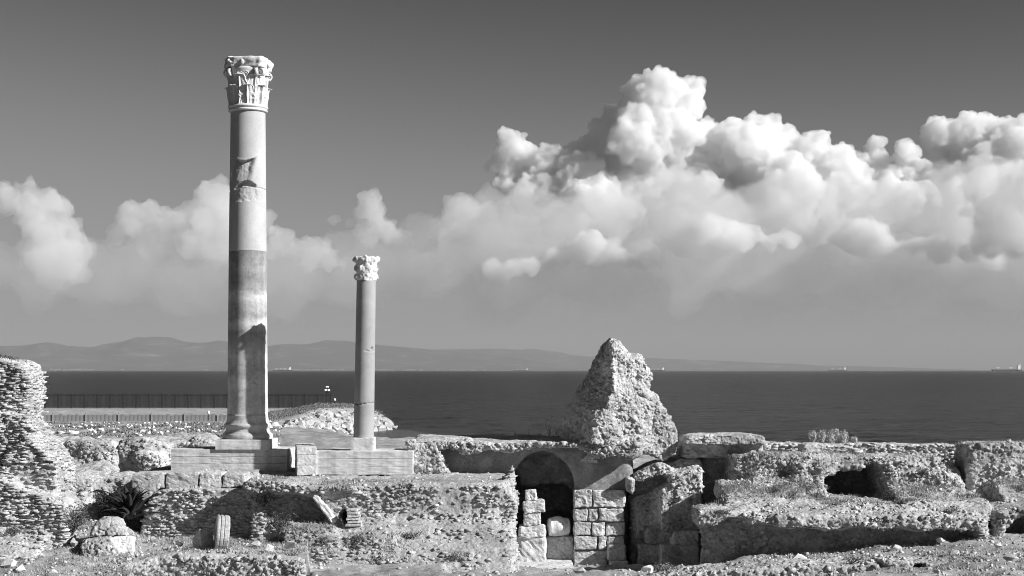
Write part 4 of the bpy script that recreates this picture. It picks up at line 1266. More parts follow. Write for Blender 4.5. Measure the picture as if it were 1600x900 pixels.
M_GROYNE = stone_mat('groyne_stone', 0.36, 0.6, 0.4, 0.05, 2.2, tone=False, grain=0.6)
RM = []
for i in range(12):
    v, f = _rock(100 + i, 16 + i % 5, (1, 0.85, 0.7))
    me = bpy.data.meshes.new('groyne_rock'); me.from_pydata(v.tolist(), [], f.tolist()); me.materials.append(M_GROYNE); RM.append(me)
rr_ = random.Random(5)
cnt = 0
for i in range(420):
    px = rr_.uniform(424, 627)
    ft = np.interp(px, [420, 440, 520, 620], [172, 175, 190, 206])
    t = rr_.random() * 0.85
    Y = ft - 1.0 + t * 17.0
    z = gz(px, Y)
    if z < -8.9: continue
    wid = 0.85 if px < 600 else 0.6
    s_ = rr_.uniform(0.5, 1.15) * wid * (1.15 - 0.4 * t)
    o = bpy.data.objects.new('groyne_rock', RM[i % 12]); COL.objects.link(o)
    p = P(px, 0, Y)
    o.location = (p.x, Y, max(z, SEA_Z - 0.1) + 0.25 * s_)
    o.scale = (s_, s_, s_); o.rotation_euler = (rr_.uniform(-.5, .5), rr_.uniform(-.5, .5), rr_.uniform(0, 6.28))
    where = 'at the waterline' if t < 0.3 else 'halfway up the slope' if t < 0.7 else 'along the crest'
    part_ = 'beside the tall column foot' if px < 470 else 'midway between the two columns' if px < 530 else 'just left of the short column' if px < 566 else 'just right of the short column' if px < 600 else 'at the seaward tip'
    big_ = 'large' if s_ > 0.85 else 'middling' if s_ > 0.66 else 'small'
    tag(o, f'{big_} pale groyne rock {where}, {part_}', 'rock', 'rocks piled along the groyne')
    cnt += 1
    if cnt >= 298: break

m_iron, ti, bi = nmat('black_iron'); bi.inputs['Base Color'].default_value = g3(0.015); bi.inputs['Roughness'].default_value = 0.6
m_quay, tq, bq = nmat('quay_concrete'); tq.links.new(ramp(tq, noise(tq, 0.8, 8, 0.7, 0.2, coords(tq)), [(0.3, 0.22), (0.7, 0.4)]), bq.inputs['Base Color'])
m_white, tw, bw = nmat('white_glass'); bw.inputs['Base Color'].default_value = g3(0.85); bw.inputs['Roughness'].default_value = 0.3
m_fenc, tf_, bf = nmat('grey_boards'); tf_.links.new(ramp(tf_, noise(tf_, 3, 4, 0.6, 0, coords(tf_, (1, 1, 0.1))), [(0.35, 0.16), (0.65, 0.30)]), bf.inputs['Base Color'])

YF = 268.0
ZQ = -6.55
xa, xb = P(-40, 0, YF).x, P(517, 0, YF).x
v, f = box(P(-260, 0, YF).x, xb + 3, YF - 6, YF + 7, -9.5, ZQ)
tag(mesh_obj('quay', v, f, m_quay), 'pale concrete quay along the shore at the left', kind='structure')
fen = empty('iron_fence', (xb, YF, ZQ)); tag(fen, 'black iron railing fence along the quay in front of the sea', 'fence')
def fpart(name, vf, mat=m_iron, root=fen):
    v, f = vf
    return mesh_obj(name, np.array(v, float) - np.array(root.location), f if isinstance(f, list) else f, mat, root)
SP = 20.3 / FPX * YF
npost = int((xb - xa) / SP) + 1
v0, f0 = box(-0.075, 0.075, -0.075, 0.075, 0, 2.55)
mp = bpy.data.meshes.new('post'); mp.from_pydata(v0, [], f0); mp.materials.append(m_iron)
v0, f0 = union([box(-SP / 2 + 0.09, SP / 2 - 0.09, -0.03, 0.03, 0.12, 0.2)])
mr = bpy.data.meshes.new('rail'); mr.from_pydata(v0, [], f0); mr.materials.append(m_iron)
pk = []
for j in range(1, 11):
    x = -SP / 2 + j * SP / 11
    pk.append(box(x - 0.02, x + 0.02, -0.02, 0.02, 0.1, 2.35))
    pk.append(hull([(x - 0.05, -0.02, 2.35), (x + 0.05, -0.02, 2.35), (x, 0.02, 2.55), (x, -0.02, 2.55)]))
v0, f0 = union(pk)
mk = bpy.data.meshes.new('pickets'); mk.from_pydata(v0, [], f0); mk.materials.append(m_iron)
for i in range(npost):
    x = xb - i * SP
    for nm, me, dx, dz in (('post', mp, 0, 0), ('rail', mr, -SP / 2, 0), ('rail', mr, -SP / 2, 2.0), ('pickets', mk, -SP / 2, 0)):
        o = bpy.data.objects.new(nm, me); COL.objects.link(o); o.parent = fen
        o.location = (x + dx - xb, 0, dz)
        if nm == 'pickets': o['kind'] = 'stuff'

def tube(p0, p1, r0, r1, n=10):
    p0, p1 = Vector(p0), Vector(p1); d = (p1 - p0).normalized()
    a = d.orthogonal().normalized(); b = d.cross(a)
    v = []
    for p, r in ((p0, r0), (p1, r1)):
        for k in range(n):
            t = 2 * math.pi * k / n; v.append(tuple(p + a * r * math.cos(t) + b * r * math.sin(t)))
    f = [[k, (k + 1) % n, n + (k + 1) % n, n + k] for k in range(n)] + [list(range(n))[::-1], list(range(n, 2 * n))]
    return v, f

# lamp post with five white globes
lp = P(511, 638, 262); lamp = empty('lamp_post', (lp.x, 262, ZQ)); tag(lamp, 'black lamp post with a cluster of white globes at the fence end', 'lamp post')
def lpart(nm, vf, mat, par=lamp): return mesh_obj(nm, vf[0], vf[1], mat, par, smooth_sh=False)
lpart('base', union([tube((0, 0, 0), (0, 0, 0.5), 0.16, 0.1)]), m_iron)
lpart('pole', tube((0, 0, 0.4), (0, 0, 3.6), 0.075, 0.06), m_iron)
for k in range(4):
    a = R(35 + 90 * k)
    e = (0.36 * math.cos(a), 0.36 * math.sin(a), 3.0)
    ar = lpart('arm', union([tube((0, 0, 2.7), (0.28 * math.cos(a), 0.28 * math.sin(a), 2.72), 0.04, 0.035, 6), tube((0.28 * math.cos(a), 0.28 * math.sin(a), 2.72), e, 0.035, 0.05, 6)]), m_iron)
    vv, ff = ball((e[0], e[1], 3.17), 0.19, 2); mesh_obj('globe', vv, ff, m_white, lamp, smooth_sh=True)
for dx in (-0.11, 0.11):
    vv, ff = ball((dx, 0, 3.72), 0.165, 2); mesh_obj('globe', vv, ff, m_white, lamp, smooth_sh=True)
lpart('finial', union([tube((0, 0, 3.6), (0, 0, 4.12), 0.05, 0.02, 6), tube((0, 0, 4.0), (0, 0, 4.14), 0.16, 0.0, 6)]), m_iron)

# small white spotlights on short posts
def spot(px, py, Y, lab):
    p = P(px, py, Y); r = empty('spotlight', (p.x, Y, p.z)); tag(r, lab, 'spotlight')
    mesh_obj('stand', *tube((0, 0, 0), (0, 0, 0.85), 0.05, 0.05, 6), m_iron, r)
    v, f = ball((0, -0.05, 1.0), 0.24, 2, (0.8, 0.6, 1.05)); mesh_obj('head', v, f, m_white, r, smooth_sh=True)
    mesh_obj('bracket', *tube((-0.2, 0, 0.85), (0.2, 0, 0.85), 0.035, 0.035, 6), m_iron, r)
spot(523, 634, 262, 'white spotlight beside the end of the iron fence')
spot(326, 657, 200, 'white spotlight in front of the low boarded wall')
spot(417, 652, 210, 'white spotlight just right of the tall column foot')

# low pale wall with posts inland of the fence
YW = 202.0
zw = gz(200, YW) - 0.1
wl_ = empty('boarded_wall', (P(200, 0, YW).x, YW, zw)); tag(wl_, 'low grey boarded wall with thin posts inland of the iron fence', 'wall')
nb = 46
bw_ = (P(356, 0, YW).x - P(60, 0, YW).x) / nb
v0, f0 = box(-bw_ / 2 + 0.012, bw_ / 2 - 0.012, -0.06, 0.06, 0, 1.0)
mb_ = bpy.data.meshes.new('board'); mb_.from_pydata(v0, [], f0); mb_.materials.append(m_fenc)
v0, f0 = box(-0.045, 0.045, -0.16, -0.065, 0, 1.28); mpo = bpy.data.meshes.new('wall_post'); mpo.from_pydata(v0, [], f0); mpo.materials.append(m_fenc)
x0 = P(60, 0, YW).x - wl_.location.x
for i in range(nb):
    o = bpy.data.objects.new('board', mb_); COL.objects.link(o); o.parent = wl_; o.location = (x0 + (i + 0.5) * bw_, 0, 0.03 * math.sin(i * 1.7)); o.scale.z = 0.95 + 0.06 * math.sin(i * 2.9)
    if i % 8 == 3:
        o = bpy.data.objects.new('wall_post', mpo); COL.objects.link(o); o.parent = wl_; o.location = (x0 + (i + 0.5) * bw_, 0, 0)

# ================================================================== ships and the far town
m_hull, t_, b_ = nmat('ship_hull'); b_.inputs['Base Color'].default_value = g3(0.04)
m_deck, t_, b_ = nmat('ship_deck'); b_.inputs['Base Color'].default_value = g3(0.25)
m_sup, t_, b_ = nmat('ship_superstructure'); b_.inputs['Base Color'].default_value = g3(0.85)

def ship(px0, px1, Y, lab, flip=False, tall=1.0, name='cargo_ship', cranes=2):
    x0, x1 = P(px0, 0, Y).x, P(px1, 0, Y).x
    L = x1 - x0
    r = empty(name, ((x0 + x1) / 2, Y, SEA_Z)); tag(r, lab, 'ship')
    s = -1 if flip else 1
    hb = 0.045 * L * tall; w = 0.07 * L
    pts = [(-0.5, hb * 1.15), (-0.46, hb * 0.95), (0.48, hb * 0.95), (0.5, hb), (0.48, -2), (-0.45, -2)]
    v = []
    for sy_, k in ((-1, 1), (1, 1)):
        for a, z in pts: v.append((s * a * L, sy_ * w * (0.25 if abs(a) > 0.47 else 1), z))
    n = len(pts)
    f = [list(range(n)), list(range(2 * n - 1, n - 1, -1))] + [[(i + 1) % n, i, i + n, (i + 1) % n + n] for i in range(n)]
    mesh_obj('hull', v, f, m_hull, r)
    H = hb * 0.95
    up = mesh_obj('bridge_house', *union([box(s * 0.38 * L - 0.04 * L, s * 0.38 * L + 0.05 * L, -w * 0.8, w * 0.8, H, H + 0.05 * L * tall), box(s * 0.38 * L - 0.03 * L, s * 0.38 * L + 0.03 * L, -w * 0.7, w * 0.7, H + 0.05 * L * tall, H + 0.10 * L * tall)]), m_sup, r)
    mesh_obj('funnel', *box(s * 0.43 * L - 0.012 * L, s * 0.43 * L + 0.012 * L, -w * 0.2, w * 0.2, H + 0.05 * L * tall, H + 0.13 * L * tall), m_sup, up)
    for k in range(cranes):
        xx = s * (-0.28 + 0.42 * k / max(1, cranes - 1)) * L if cranes > 1 else -0.1 * L * s
        mesh_obj('deck_crane', *union([box(xx - 0.01 * L, xx + 0.01 * L, -w * 0.1, w * 0.1, H, H + 0.06 * L * tall), box(xx - 0.07 * L, xx + 0.07 * L, -w * 0.1, w * 0.1, H + 0.05 * L * tall, H + 0.06 * L * tall)]), m_sup, r)
    mesh_obj('deck', *box(-0.36 * L, 0.3 * L, -w * 0.6, w * 0.6, H, H + 0.018 * L), m_deck, r)
ship(1549, 1597, 9000, 'dark tanker with a white bridge on the horizon, farthest right', tall=1.35)
ship(1294, 1323, 15000, 'faint cargo ship left of the dark tanker at the right', tall=1.2)
ship(1011, 1039, 9500, 'dark cargo ship on the horizon just right of the boulder', tall=1.35, cranes=3)
ship(803, 826, 14000, 'faint ship on the horizon left of the boulder', tall=1.0)
ship(426, 456, 11500, 'pale ship on the horizon just right of the tall column', tall=1.3, cranes=3)
ship(1415, 1425, 14000, 'tiny boat on the horizon between the two right-hand ships', tall=1.6, cranes=1, name='small_boat')
tv, tfc = [], []
rt = random.Random(3)
for i in range(110):
    px = rt.choice([rt.gauss(440, 22), rt.gauss(470, 30), rt.gauss(560, 30), rt.gauss(100, 20), rt.gauss(690, 50), rt.uniform(90, 760)])
    Y = rt.uniform(26000, 26350); p = P(px, 0, Y)
    h = rt.uniform(8, 26) ; w = rt.uniform(8, 30)
    tv.append(box(p.x - w, p.x + w, Y - 20, Y + 20, SEA_Z - 5, SEA_Z + h))
v, f = union(tv)
tag(mesh_obj('far_town', v, f, m_deck), 'far town of tiny white houses along the opposite shore', kind='stuff')

# ================================================================== cut stones standing on the terrace
# upright grooved disc
def disc(r, th, n=40):
    V = []; rows = [(-0.5, 0.97), (-0.42, 1.0), (-0.3, 1.0), (-0.24, 0.955), (-0.18, 1.0), (0.0, 1.0), (0.06, 0.955), (0.12, 1.0), (0.42, 1.0), (0.5, 0.96)]
    for t, k in rows:
        for i in range(n):
            a = 2 * math.pi * i / n
            V.append((t * th, k * r * math.cos(a), k * r * math.sin(a)))
    F = [[j * n + i, j * n + (i + 1) % n, (j + 1) * n + (i + 1) % n, (j + 1) * n + i] for j in range(len(rows) - 1) for i in range(n)]
    F += [list(range(n)), list(range(len(V) - 1, len(V) - n - 1, -1))]
    V = np.array(V); V = V * (1 + 0.05 * fbm(V, 3, 3))[:, None]
    return V, F
vd_, fd_ = disc(0.56, 0.38)
vd_[:, 2] = np.maximum(vd_[:, 2], -0.5)
mt_ = M_ASHLAR
o = mesh_obj('grooved_stone', vd_, fd_, mt_, tone=np.full(len(vd_), 0.9))
p = P(347, 845, 48.4); o.location = (p.x, 48.4, -5.02); o.rotation_euler = (0, R(5), R(14)); tag(o, 'upright rounded stone with vertical grooves standing on the terrace', 'carved stone')
v, f = hull([(-0.22, -0.2, 0), (0.26, -0.25, 0), (0.3, 0.25, 0), (-0.2, 0.2, 0), (-0.25, -0.2, 0.42), (-0.2, 0.2, 0.42), (0.12, -0.25, 0.74), (0.16, 0.22, 0.72), (0.0, -0.22, 0.66)])
o = mesh_obj('wedge_stone', v, f, M_ASHLAR, tone=np.full(len(v), 0.9)); p = P(317, 866, 48.6)
o.location = (p.x, 48.6, -5.62); o.rotation_euler.z = R(-35); tag(o, 'small dark-faced wedge of cut stone left of the grooved stone', 'carved stone')
o = stone_block('flat_slab', P(362, 872, 47.7), (0.62, 0.5, 0.16), 7.7, M_DRY, rot=(R(6), R(-8), R(25)), n=5, amp=0.03)
tag(o, 'flat pale slab lying in front of the grooved stone', 'slab')
# weathered block in two pieces at the left
V, F = remesh([hull([P(140, 838, 47.3), P(150, 815, 47.3), P(168, 806, 47.4), P(186, 808, 47.6), P(197, 825, 47.6), P(200, 839, 47.4), P(142, 836, 48.2), P(155, 812, 48.2), P(190, 812, 48.3), P(203, 838, 48.3)])], 0.045)
V = relax(V, F, 2); V, F, tone = masonry(V, F, kind='cobble', course=0.3, width=0.35, depth=0.03, joint=0.03, rough=0.05, erode=0.07, seed=31.0)
tag(mesh_obj('weathered_stone', V, F, M_RUBBLE_W, tone=tone), 'rounded weathered stone resting on a pale block, lower left', 'stone')
V, F = remesh([hull([P(176, 840, 47.1), P(207, 839, 47.1), P(208, 862, 47.1), P(200, 871, 47.1), P(174, 873, 47.0), P(178, 840, 48.2), P(210, 839, 48.2), P(210, 868, 48.2), P(174, 872, 48.2)])], 0.045)
V = relax(V, F, 1); V, F, tone = masonry(V, F, kind='cobble', course=0.5, width=0.5, depth=0.01, joint=0.01, rough=0.03, erode=0.04, seed=32.0)
tag(mesh_obj('stone_block', V, F, M_DRY, tone=tone), 'pale square block under the rounded weathered stone, lower left', 'stone block')
V, F = remesh([hull([P(130, 845, 46.9), P(172, 842, 46.9), P(176, 880, 46.6), P(205, 880, 46.8), P(206, 905, 46.4), P(120, 905, 46.4), P(130, 845, 48), P(205, 872, 48), P(206, 905, 48)])], 0.05)
V, F, tone = masonry(relax(V, F, 2), F, kind='cobble', course=0.14, width=0.2, depth=0.03, joint=0.04, rough=0.06, erode=0.1, seed=33.0)
tag(mesh_obj('rubble_mound', V, F, M_RUBBLE_W, tone=tone), 'mound of mortared rubble carrying the pale block, lower left', 'rubble mound')
# rounded stone beside the agave
V, F = remesh([hull([P(207, 772, 52.3), P(215, 758, 52.2), P(235, 752, 52.3), P(256, 740, 52.6), P(250, 760, 52.3), P(228, 782, 52.2), P(212, 782, 52.3), P(210, 770, 53.2), P(240, 752, 53.2), P(230, 780, 53.2)])], 0.045)
V, F, tone = masonry(relax(V, F, 2), F, kind='cobble', course=0.3, width=0.3, depth=0.02, joint=0.02, rough=0.04, erode=0.05, seed=34.0)
tag(mesh_obj('fallen_stone', V, F, M_RUBBLE, tone=tone), 'dark leaning stone between the agave and the first coping stone', 'stone')

# loose stones big enough to tell apart
lo_ = [(905, 898, .16), (1012, 896, .2), (1060, 893, .14), (1140, 870, .2), (1165, 868, .14), (1225, 862, .16), (1290, 858, .13), (1345, 852, .15), (1400, 862, .17), (1470, 850, .14), (1490, 872, .2), (1560, 858, .16), (1580, 880, .2),
       (30, 872, .18), (60, 884, .14), (85, 858, .16), (118, 884, .2), (15, 852, .22), (240, 848, .12), (280, 856, .13), (400, 856, .15), (420, 862, .18), (452, 858, .2), (1250, 880, .22), (1100, 884, .2)]
LO_LAB = ['loose stone on the ground in front of the archway pier', 'largest loose stone below the stepped pier', 'small loose stone below the right footing stones of the stepped pier',
          'loose stone at the left foot of the long ledge', 'small loose stone just right of the ledge corner', 'loose stone under the ledge, below the sloping grass', 'small loose stone under the ledge, below the cave',
          'loose stone under the ledge, right of the cave', 'loose stone on the slope below the middle right of the ledge', 'small loose stone near the right end of the ledge', 'large loose stone on the slope at the lower right',
          'loose stone at the foot of the broken wall end, right edge', 'loose stone closest to the lower right corner', 'loose stone near the lower left corner', 'small loose stone along the bottom edge at the left',
          'loose stone in front of the dark tangled bush', 'loose stone below the rounded weathered stone', 'large loose stone at the left edge under the ragged wall', 'small loose stone on the terrace right of the pale block',
          'small loose stone on the terrace left of the wedge stone', 'loose stone on the terrace right of the flat slab', 'loose stone below the twiggy bush', 'larger loose stone right of the twiggy bush',
          'large loose stone on the slope below the cave', 'loose stone on the rubble slope below the ledge corner']
lm_ = []
for i in range(8):
    v, f = _rock(200 + i, 14, (1, 0.9, 0.65)); me = bpy.data.meshes.new('loose_stone'); me.from_pydata(v.tolist(), [], f.tolist()); me.materials.append(M_DRY if i % 2 else M_ASHLAR); 
    at_ = me.attributes.new('tone', 'FLOAT', 'POINT'); at_.data.foreach_set('value', np.ones(len(v), dtype=np.float32)); lm_.append(me)
for i, (px, py, s_) in enumerate(lo_):
    Y = 46.0
    for _ in range(30):
        Y = np.clip(FPX * -gz(px, Y) / (py - HOR), 43, 52)
    o = bpy.data.objects.new('loose_stone', lm_[i % 8]); COL.objects.link(o)
    o.location = (P(px, 0, Y).x, Y, gz(px, Y) + 0.12); o.scale = (s_ * 1.3,) * 3; o.rotation_euler = (0, 0, i * 1.3)
    tag(o, LO_LAB[i], 'stone', 'loose stones in the foreground')

# ================================================================== rubble underfoot, grass, plants
m_gs, tgs, bgs = nmat('dry_grass'); tgs.links.new(ramp(tgs, noise(tgs, 1.2, 4, 0.6, 0, coords(tgs)), [(0.35, 0.16), (0.65, 0.42)]), bgs.inputs['Base Color'])
m_dk, tdk, bdk = nmat('dark_leaf_and_shade'); tdk.links.new(ramp(tdk, noise(tdk, 2, 4, 0.6, 0, coords(tdk)), [(0.35, 0.012), (0.65, 0.035)]), bdk.inputs['Base Color'])
m_lf, tlf, blf = nmat('grey_leaf'); tlf.links.new(ramp(tlf, noise(tlf, 3, 4, 0.6, 0, coords(tlf)), [(0.35, 0.05), (0.65, 0.2)]), blf.inputs['Base Color'])
m_pl, tpl, bpl = nmat('pale_shrub_leaf'); tpl.links.new(ramp(tpl, noise(tpl, 3, 4, 0.6, 0, coords(tpl)), [(0.35, 0.4), (0.65, 0.7)]), bpl.inputs['Base Color'])


def up_points(key, n, seed, nz=0.55, box_=None):
    V, N = SURF[key]
    m = N[:, 2] > nz
    if box_ is not None:
        px = 800 + V[:, 0] / V[:, 1] * FPX
        m &= (px > box_[0]) & (px < box_[1]) & (V[:, 1] > box_[2]) & (V[:, 1] < box_[3])
    i = np.where(m)[0]
    r = np.random.RandomState(seed)
    # patchy: grows and gathers in drifts
    w = smooth(-0.1, 0.35, fbm(V[i], 0.8, 3, 0.5, seed)) + 0.05
    return V[r.choice(i, min(n, len(i)), replace=False, p=w / w.sum())]


def ground_points(n, seed, px0, px1, Y0, Y1):
    r = np.random.RandomState(seed)
    vi = np.where((PXg.ravel() > px0) & (PXg.ravel() < px1) & (Yg.ravel() > Y0) & (Yg.ravel() < Y1))[0]
    w = smooth(0.0, 0.4, fbm(Vg[vi], 0.8, 3, 0.55, seed)) + 0.03
    return Vg[r.choice(vi, min(n, len(vi)), replace=False, p=w / w.sum())] + r.uniform(-0.05, 0.05, (min(n, len(vi)), 3)) * [1, 1, 0]


# rubble: broken stone chips on the ground and the wall tops
pts = np.concatenate([ground_points(3500, 1, 960, 1640, 40, 52), ground_points(1600, 2, -40, 215, 40, 52), ground_points(900, 3, 200, 480, 47, 53), ground_points(1100, 8, 480, 1000, 40, 57),
                      up_points('ledge', 1300, 4), up_points('cave', 900, 5), up_points('plat', 900, 6, 0.6), up_points('rfront', 700, 7), up_points('rwall', 200, 9), up_points('tower', 300, 10), up_points('terrace', 250, 11)])
r_ = np.random.RandomState(11)
sz = 0.02 + 0.11 * r_.rand(len(pts)) ** 3.2
V, F, T = scatter_mesh(pts, sz, 12, (1, 0.9, 0.7))
tag(mesh_obj('rubble', V, F, M_ASHLAR, tone=T), 'small broken stones strewn over the ground and wall tops', kind='stuff')
pts = ground_points(900, 21, -60, 440, 95, 200)
V, F, T = scatter_mesh(pts, 0.1 + 0.4 * r_.rand(len(pts)) ** 3, 13, (1, 0.9, 0.6))
tag(mesh_obj('rubble', V, F, M_DRY, tone=T), 'stones strewn over the flat land behind the tall column', kind='stuff')


def grass_mesh(pts, hmin, hmax, blades, spread, seed, wd=0.014):
    r = np.random.RandomState(seed)
    n = len(pts) * blades
    base = np.repeat(pts, blades, 0) + np.concatenate([r.normal(size=(n, 2)) * spread, np.zeros((n, 1))], 1)
    h = r.uniform(hmin, hmax, n); a = r.uniform(0, 2 * math.pi, n); ln = r.uniform(0.2, 1.1, n) * h
    d = np.stack([np.cos(a), np.sin(a), np.zeros(n)], 1); s_ = np.stack([-np.sin(a), np.cos(a), np.zeros(n)], 1)
    w = wd * r.uniform(0.6, 1.4, n)[:, None]
    V = np.stack([base - s_ * w, base + s_ * w, base + d * ln[:, None] + np.array([0, 0, 1]) * h[:, None]], 1).reshape(-1, 3)
    V[0::3, 2] -= 0.03; V[1::3, 2] -= 0.03
    return V, np.arange(3 * n).reshape(-1, 3)

pts = np.concatenate([ground_points(800, 31, -40, 215, 42, 51), ground_points(800, 32, 205, 480, 47.4, 53), ground_points(500, 33, 1000, 1640, 42, 52),
                      up_points('ledge', 1300, 34, 0.5, (1100, 1540, 52.5, 58)), up_points('cave', 900, 35, 0.3, (1090, 1300, 53, 58)), up_points('cave', 350, 36, 0.6), up_points('rblock', 500, 37, 0.5), up_points('plat', 350, 38, 0.5, (400, 640, 49, 53))])
V, F = grass_mesh(pts, 0.03, 0.11, 14, 0.06, 41, 0.011)
tag(mesh_obj('grass', V, F, m_gs), 'short dry grass growing on the terraces and ledges', kind='stuff')
pts = np.concatenate([ground_points(1600, 39, 400, 600, 196, 240), ground_points(1400, 40, -60, 430, 110, 200)])
V, F = grass_mesh(pts, 0.06, 0.22, 9, 0.35, 42, 0.07)
tag(mesh_obj('grass', V, F, m_lf), 'rough dark grass on the mound and flats by the shore', kind='stuff')


# agave: a rosette of long pointed fleshy leaves
def agave(loc, n, size, lab, mat, seed):
    r = random.Random(seed)
    root = empty('agave', loc); tag(root, lab, 'agave')
    for i in range(n):
        a = i * 2.39996; e = R(18 + 66 * (i / n) + r.uniform(-6, 6)); L = size * r.uniform(0.75, 1.1); w = size * 0.085
        V = []; m = 9
        for j in range(m):
            t = j / (m - 1)
            ww = w * (0.75 + 0.9 * t) * (1 - t ** 2.2) + 0.004
            el = e - 0.35 * t * t
            q = Vector((math.cos(a) * math.cos(el) * L * t, math.sin(a) * math.cos(el) * L * t, math.sin(el) * L * t))
            sd = Vector((-math.sin(a), math.cos(a), 0)); up = Vector((-math.cos(a) * math.sin(el), -math.sin(a) * math.sin(el), math.cos(el)))
            V += [q - sd * ww + up * ww * 0.35, q - up * ww * 0.3, q + sd * ww + up * ww * 0.35, q + up * ww * 0.1]
        F = [[4 * j + k, 4 * j + (k + 1) % 4, 4 * j + 4 + (k + 1) % 4, 4 * j + 4 + k] for j in range(m - 1) for k in range(4)] + [[3, 2, 1, 0]]
        mesh_obj('leaf', V, F, mat, root, smooth_sh=True)
    return root
agave(P(202, 812, 52.0), 34, 1.3, 'dark spiky agave growing in the shade of the coping stones', m_dk, 2)  # near-black leaf colour also carries the shade of the dark opening


def bush(name, loc, rx, ry, rz, n, leaf_s, lab, mat, seed, stems=7, cat='bush', upright=False):
    """stems from the root, leaf-sized faces gathered in clumps around their ends"""
    r = np.random.RandomState(seed)
    root = empty(name, loc); tag(root, lab, cat)
    tips = []; sh = []
    for i in range(stems):
        a = r.uniform(0, 2 * math.pi); q = r.uniform(0.2, 0.95) if not upright else r.uniform(0, 0.6)
        tip = Vector((math.cos(a) * rx * q, math.sin(a) * ry * q, rz * r.uniform(0.5, 1.0)))
        mid = tip * 0.5 + Vector((0, 0, rz * 0.1))
        sh += [tube((0, 0, -0.05), mid, 0.018 * rz + 0.004, 0.012 * rz + 0.003, 5), tube(mid, tip, 0.012 * rz + 0.003, 0.004, 5)]
        tips += [tip, mid.lerp(tip, 0.5), mid]
    v, f = union(sh); mesh_obj('stems', v, f, mat, root)['kind'] = 'stuff'
    tips = np.array([tuple(t) for t in tips])
    c = tips[r.randint(len(tips), size=n)] + r.normal(size=(n, 3)) * np.array([rx, ry, rz]) * (0.16 if not upright else 0.22)
    c[:, 2] = np.maximum(c[:, 2], 0.01)
    a = r.normal(size=(n, 3)); a /= np.linalg.norm(a, axis=1)[:, None]
    if upright: a[:, 2] = np.abs(a[:, 2]) + 0.9; a /= np.linalg.norm(a, axis=1)[:, None]
    b = np.cross(a, r.normal(size=(n, 3))); b /= np.linalg.norm(b, axis=1)[:, None]
    L = leaf_s * r.uniform(0.6, 1.4, n)[:, None]
    V = np.stack([c - a * L, c + b * L * 0.35, c + a * L, c - b * L * 0.35], 1).reshape(-1, 3)
    mesh_obj('foliage', V, np.arange(4 * n).reshape(-1, 4), mat, root)['kind'] = 'stuff'
    return root

bush('bush', P(112, 835, 48.0) , 0.75, 0.5, 0.75, 2600, 0.035, 'dark tangled bush at the foot of the ragged left wall', m_lf, 1, 14)
bush('bush', P(60, 838, 48.0), 0.4, 0.3, 0.35, 700, 0.03, 'small low bush left of the dark tangled bush', m_lf, 2, 8)
bush('bush', P(437, 832, 50.4), 0.55, 0.35, 0.55, 1300, 0.03, 'twiggy bush against the shaded face of the wide platform', m_lf, 3, 12)
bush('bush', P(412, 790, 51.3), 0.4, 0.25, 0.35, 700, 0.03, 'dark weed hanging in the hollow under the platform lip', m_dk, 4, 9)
bush('bush', P(160, 792, 53.2), 0.5, 0.3, 0.45, 900, 0.03, 'scrubby bush below the small dark recess at the left', m_lf, 5, 9)
# pale shrubs on the skyline
for i, (px, h, w) in enumerate([(1271, 0.42, 0.13), (1283, 0.46, 0.15), (1296, 0.44, 0.15), (1306, 0.50, 0.14), (1317, 0.44, 0.13), (1335, 0.26, 0.1)]):
    bush('shrub', P(px, 694, 58.9), w * 1.7, w * 1.3, h * 0.85, 1300, 0.032, ['leftmost pale upright shrub on the parapet', 'second pale shrub from the left on the parapet', 'third pale shrub from the left on the parapet', 'tallest pale shrub in the parapet row', 'pale shrub just right of the tallest one on the parapet', 'small pale shrub standing apart at the right of the row'][i], m_pl, 20 + i, 6, 'shrub', True)
for i, (px, h, w) in enumerate([(806, 0.35, 0.12), (826, 0.45, 0.14), (842, 0.3, 0.12), (858, 0.85, 0.22), (869, 0.5, 0.2)]):
    bush('weed', P(px, 690, 60.3), w, w, h, 60 if h < 0.5 else 130, 0.03, ['leftmost thin dry weed on the skyline left of the boulder', 'second thin dry weed left of the boulder', 'short thin dry weed left of the boulder', 'tallest dry weed beside the left foot of the boulder', 'bushy dry weed touching the left foot of the boulder'][i], m_pl, 30 + i, 5, 'weed', True)
bush('weed', P(12, 566, 50.0), 0.5, 0.3, 0.22, 300, 0.025, 'dark weed growing on top of the ragged left wall', m_dk, 40, 8, 'weed')


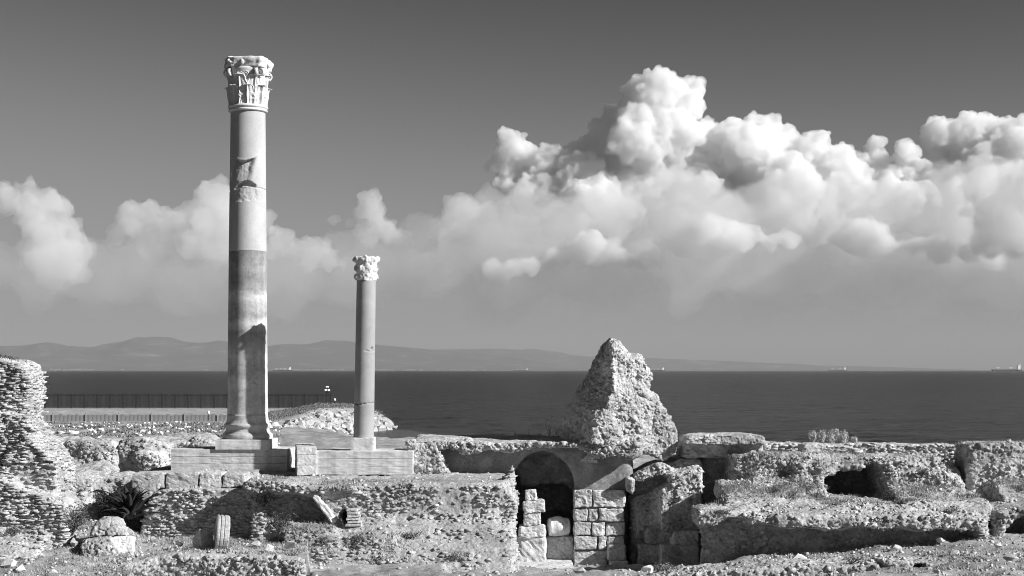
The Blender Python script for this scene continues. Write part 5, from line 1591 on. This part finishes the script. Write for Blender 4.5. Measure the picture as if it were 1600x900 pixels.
def on_surf(px, py, keys):
    """the built surface point that lies nearest to a photograph position, front-most first"""
    best = None
    for k in keys:
        V, N = SURF[k]
        qx = 800 + V[:, 0] / V[:, 1] * FPX; qy = HOR - V[:, 2] / V[:, 1] * FPX
        d = np.hypot(qx - px, qy - py)
        i = np.where(d < max(3.0, d.min() + 0.5))[0]
        j = i[np.argmin(V[i, 1])]
        if best is None or V[j, 1] < best[0]: best = (V[j, 1], V[j])
    return Vector(best[1])

for i, (px, py, sx, h, keys, mt, lab) in enumerate([
        (1148, 745, .4, .22, ['cave'], m_lf, 'dark weed on the left end of the right-hand bank'), (1205, 768, .5, .25, ['cave', 'ledge'], m_lf, 'low weed on the grassy slope left of the cave'),
        (1262, 765, .35, .4, ['cave'], m_gs, 'pale dry weed clump just left of the cave mouth'), (1240, 778, .3, .35, ['cave', 'ledge'], m_gs, 'second pale dry weed clump left of the cave mouth'),
        (1395, 778, .4, .35, ['cave', 'ledge'], m_lf, 'dark weed at the right side of the cave mouth'), (1310, 786, .5, .2, ['ledge'], m_gs, 'dry weed in front of the cave mouth'),
        (1442, 742, .35, .25, ['cave'], m_lf, 'dark weed hanging on the bank right of the cave'), (1128, 805, .4, .2, ['ledge'], m_lf, 'dark weed on the left corner of the long ledge'),
        (1480, 800, .4, .2, ['ledge'], m_gs, 'dry weed on the right half of the long ledge'), (560, 846, .4, .25, ['plat'], m_lf, 'dark weed on the rubble slope below the brick stub'),
        (640, 838, .5, .22, ['plat'], m_lf, 'low dark weed at the top of the rubble slope, middle of the platform'), (505, 850, .4, .3, ['plat'], m_lf, 'dark weed below the leaning slab'),
        (720, 870, .45, .2, ['plat'], m_gs, 'dry weed low on the rubble slope left of the archway'), (22, 835, .5, .3, ['tower'], m_lf, 'dark weed at the foot of the ragged wall, left edge'),
        (1040, 890, .4, .2, ['rfront'], m_gs, 'dry weed at the left end of the crumbled front wall'), (1330, 880, .5, .22, ['rfront'], m_lf, 'dark weed on the crumbled front wall, bottom right'),
        (1530, 880, .5, .25, ['rfront'], m_lf, 'dark weed near the right end of the crumbled front wall')]):
    q = on_surf(px, py, keys)
    bush('weed', q, sx, sx * 0.6, h, 420, 0.026, lab, mt, 60 + i, 8, 'weed')
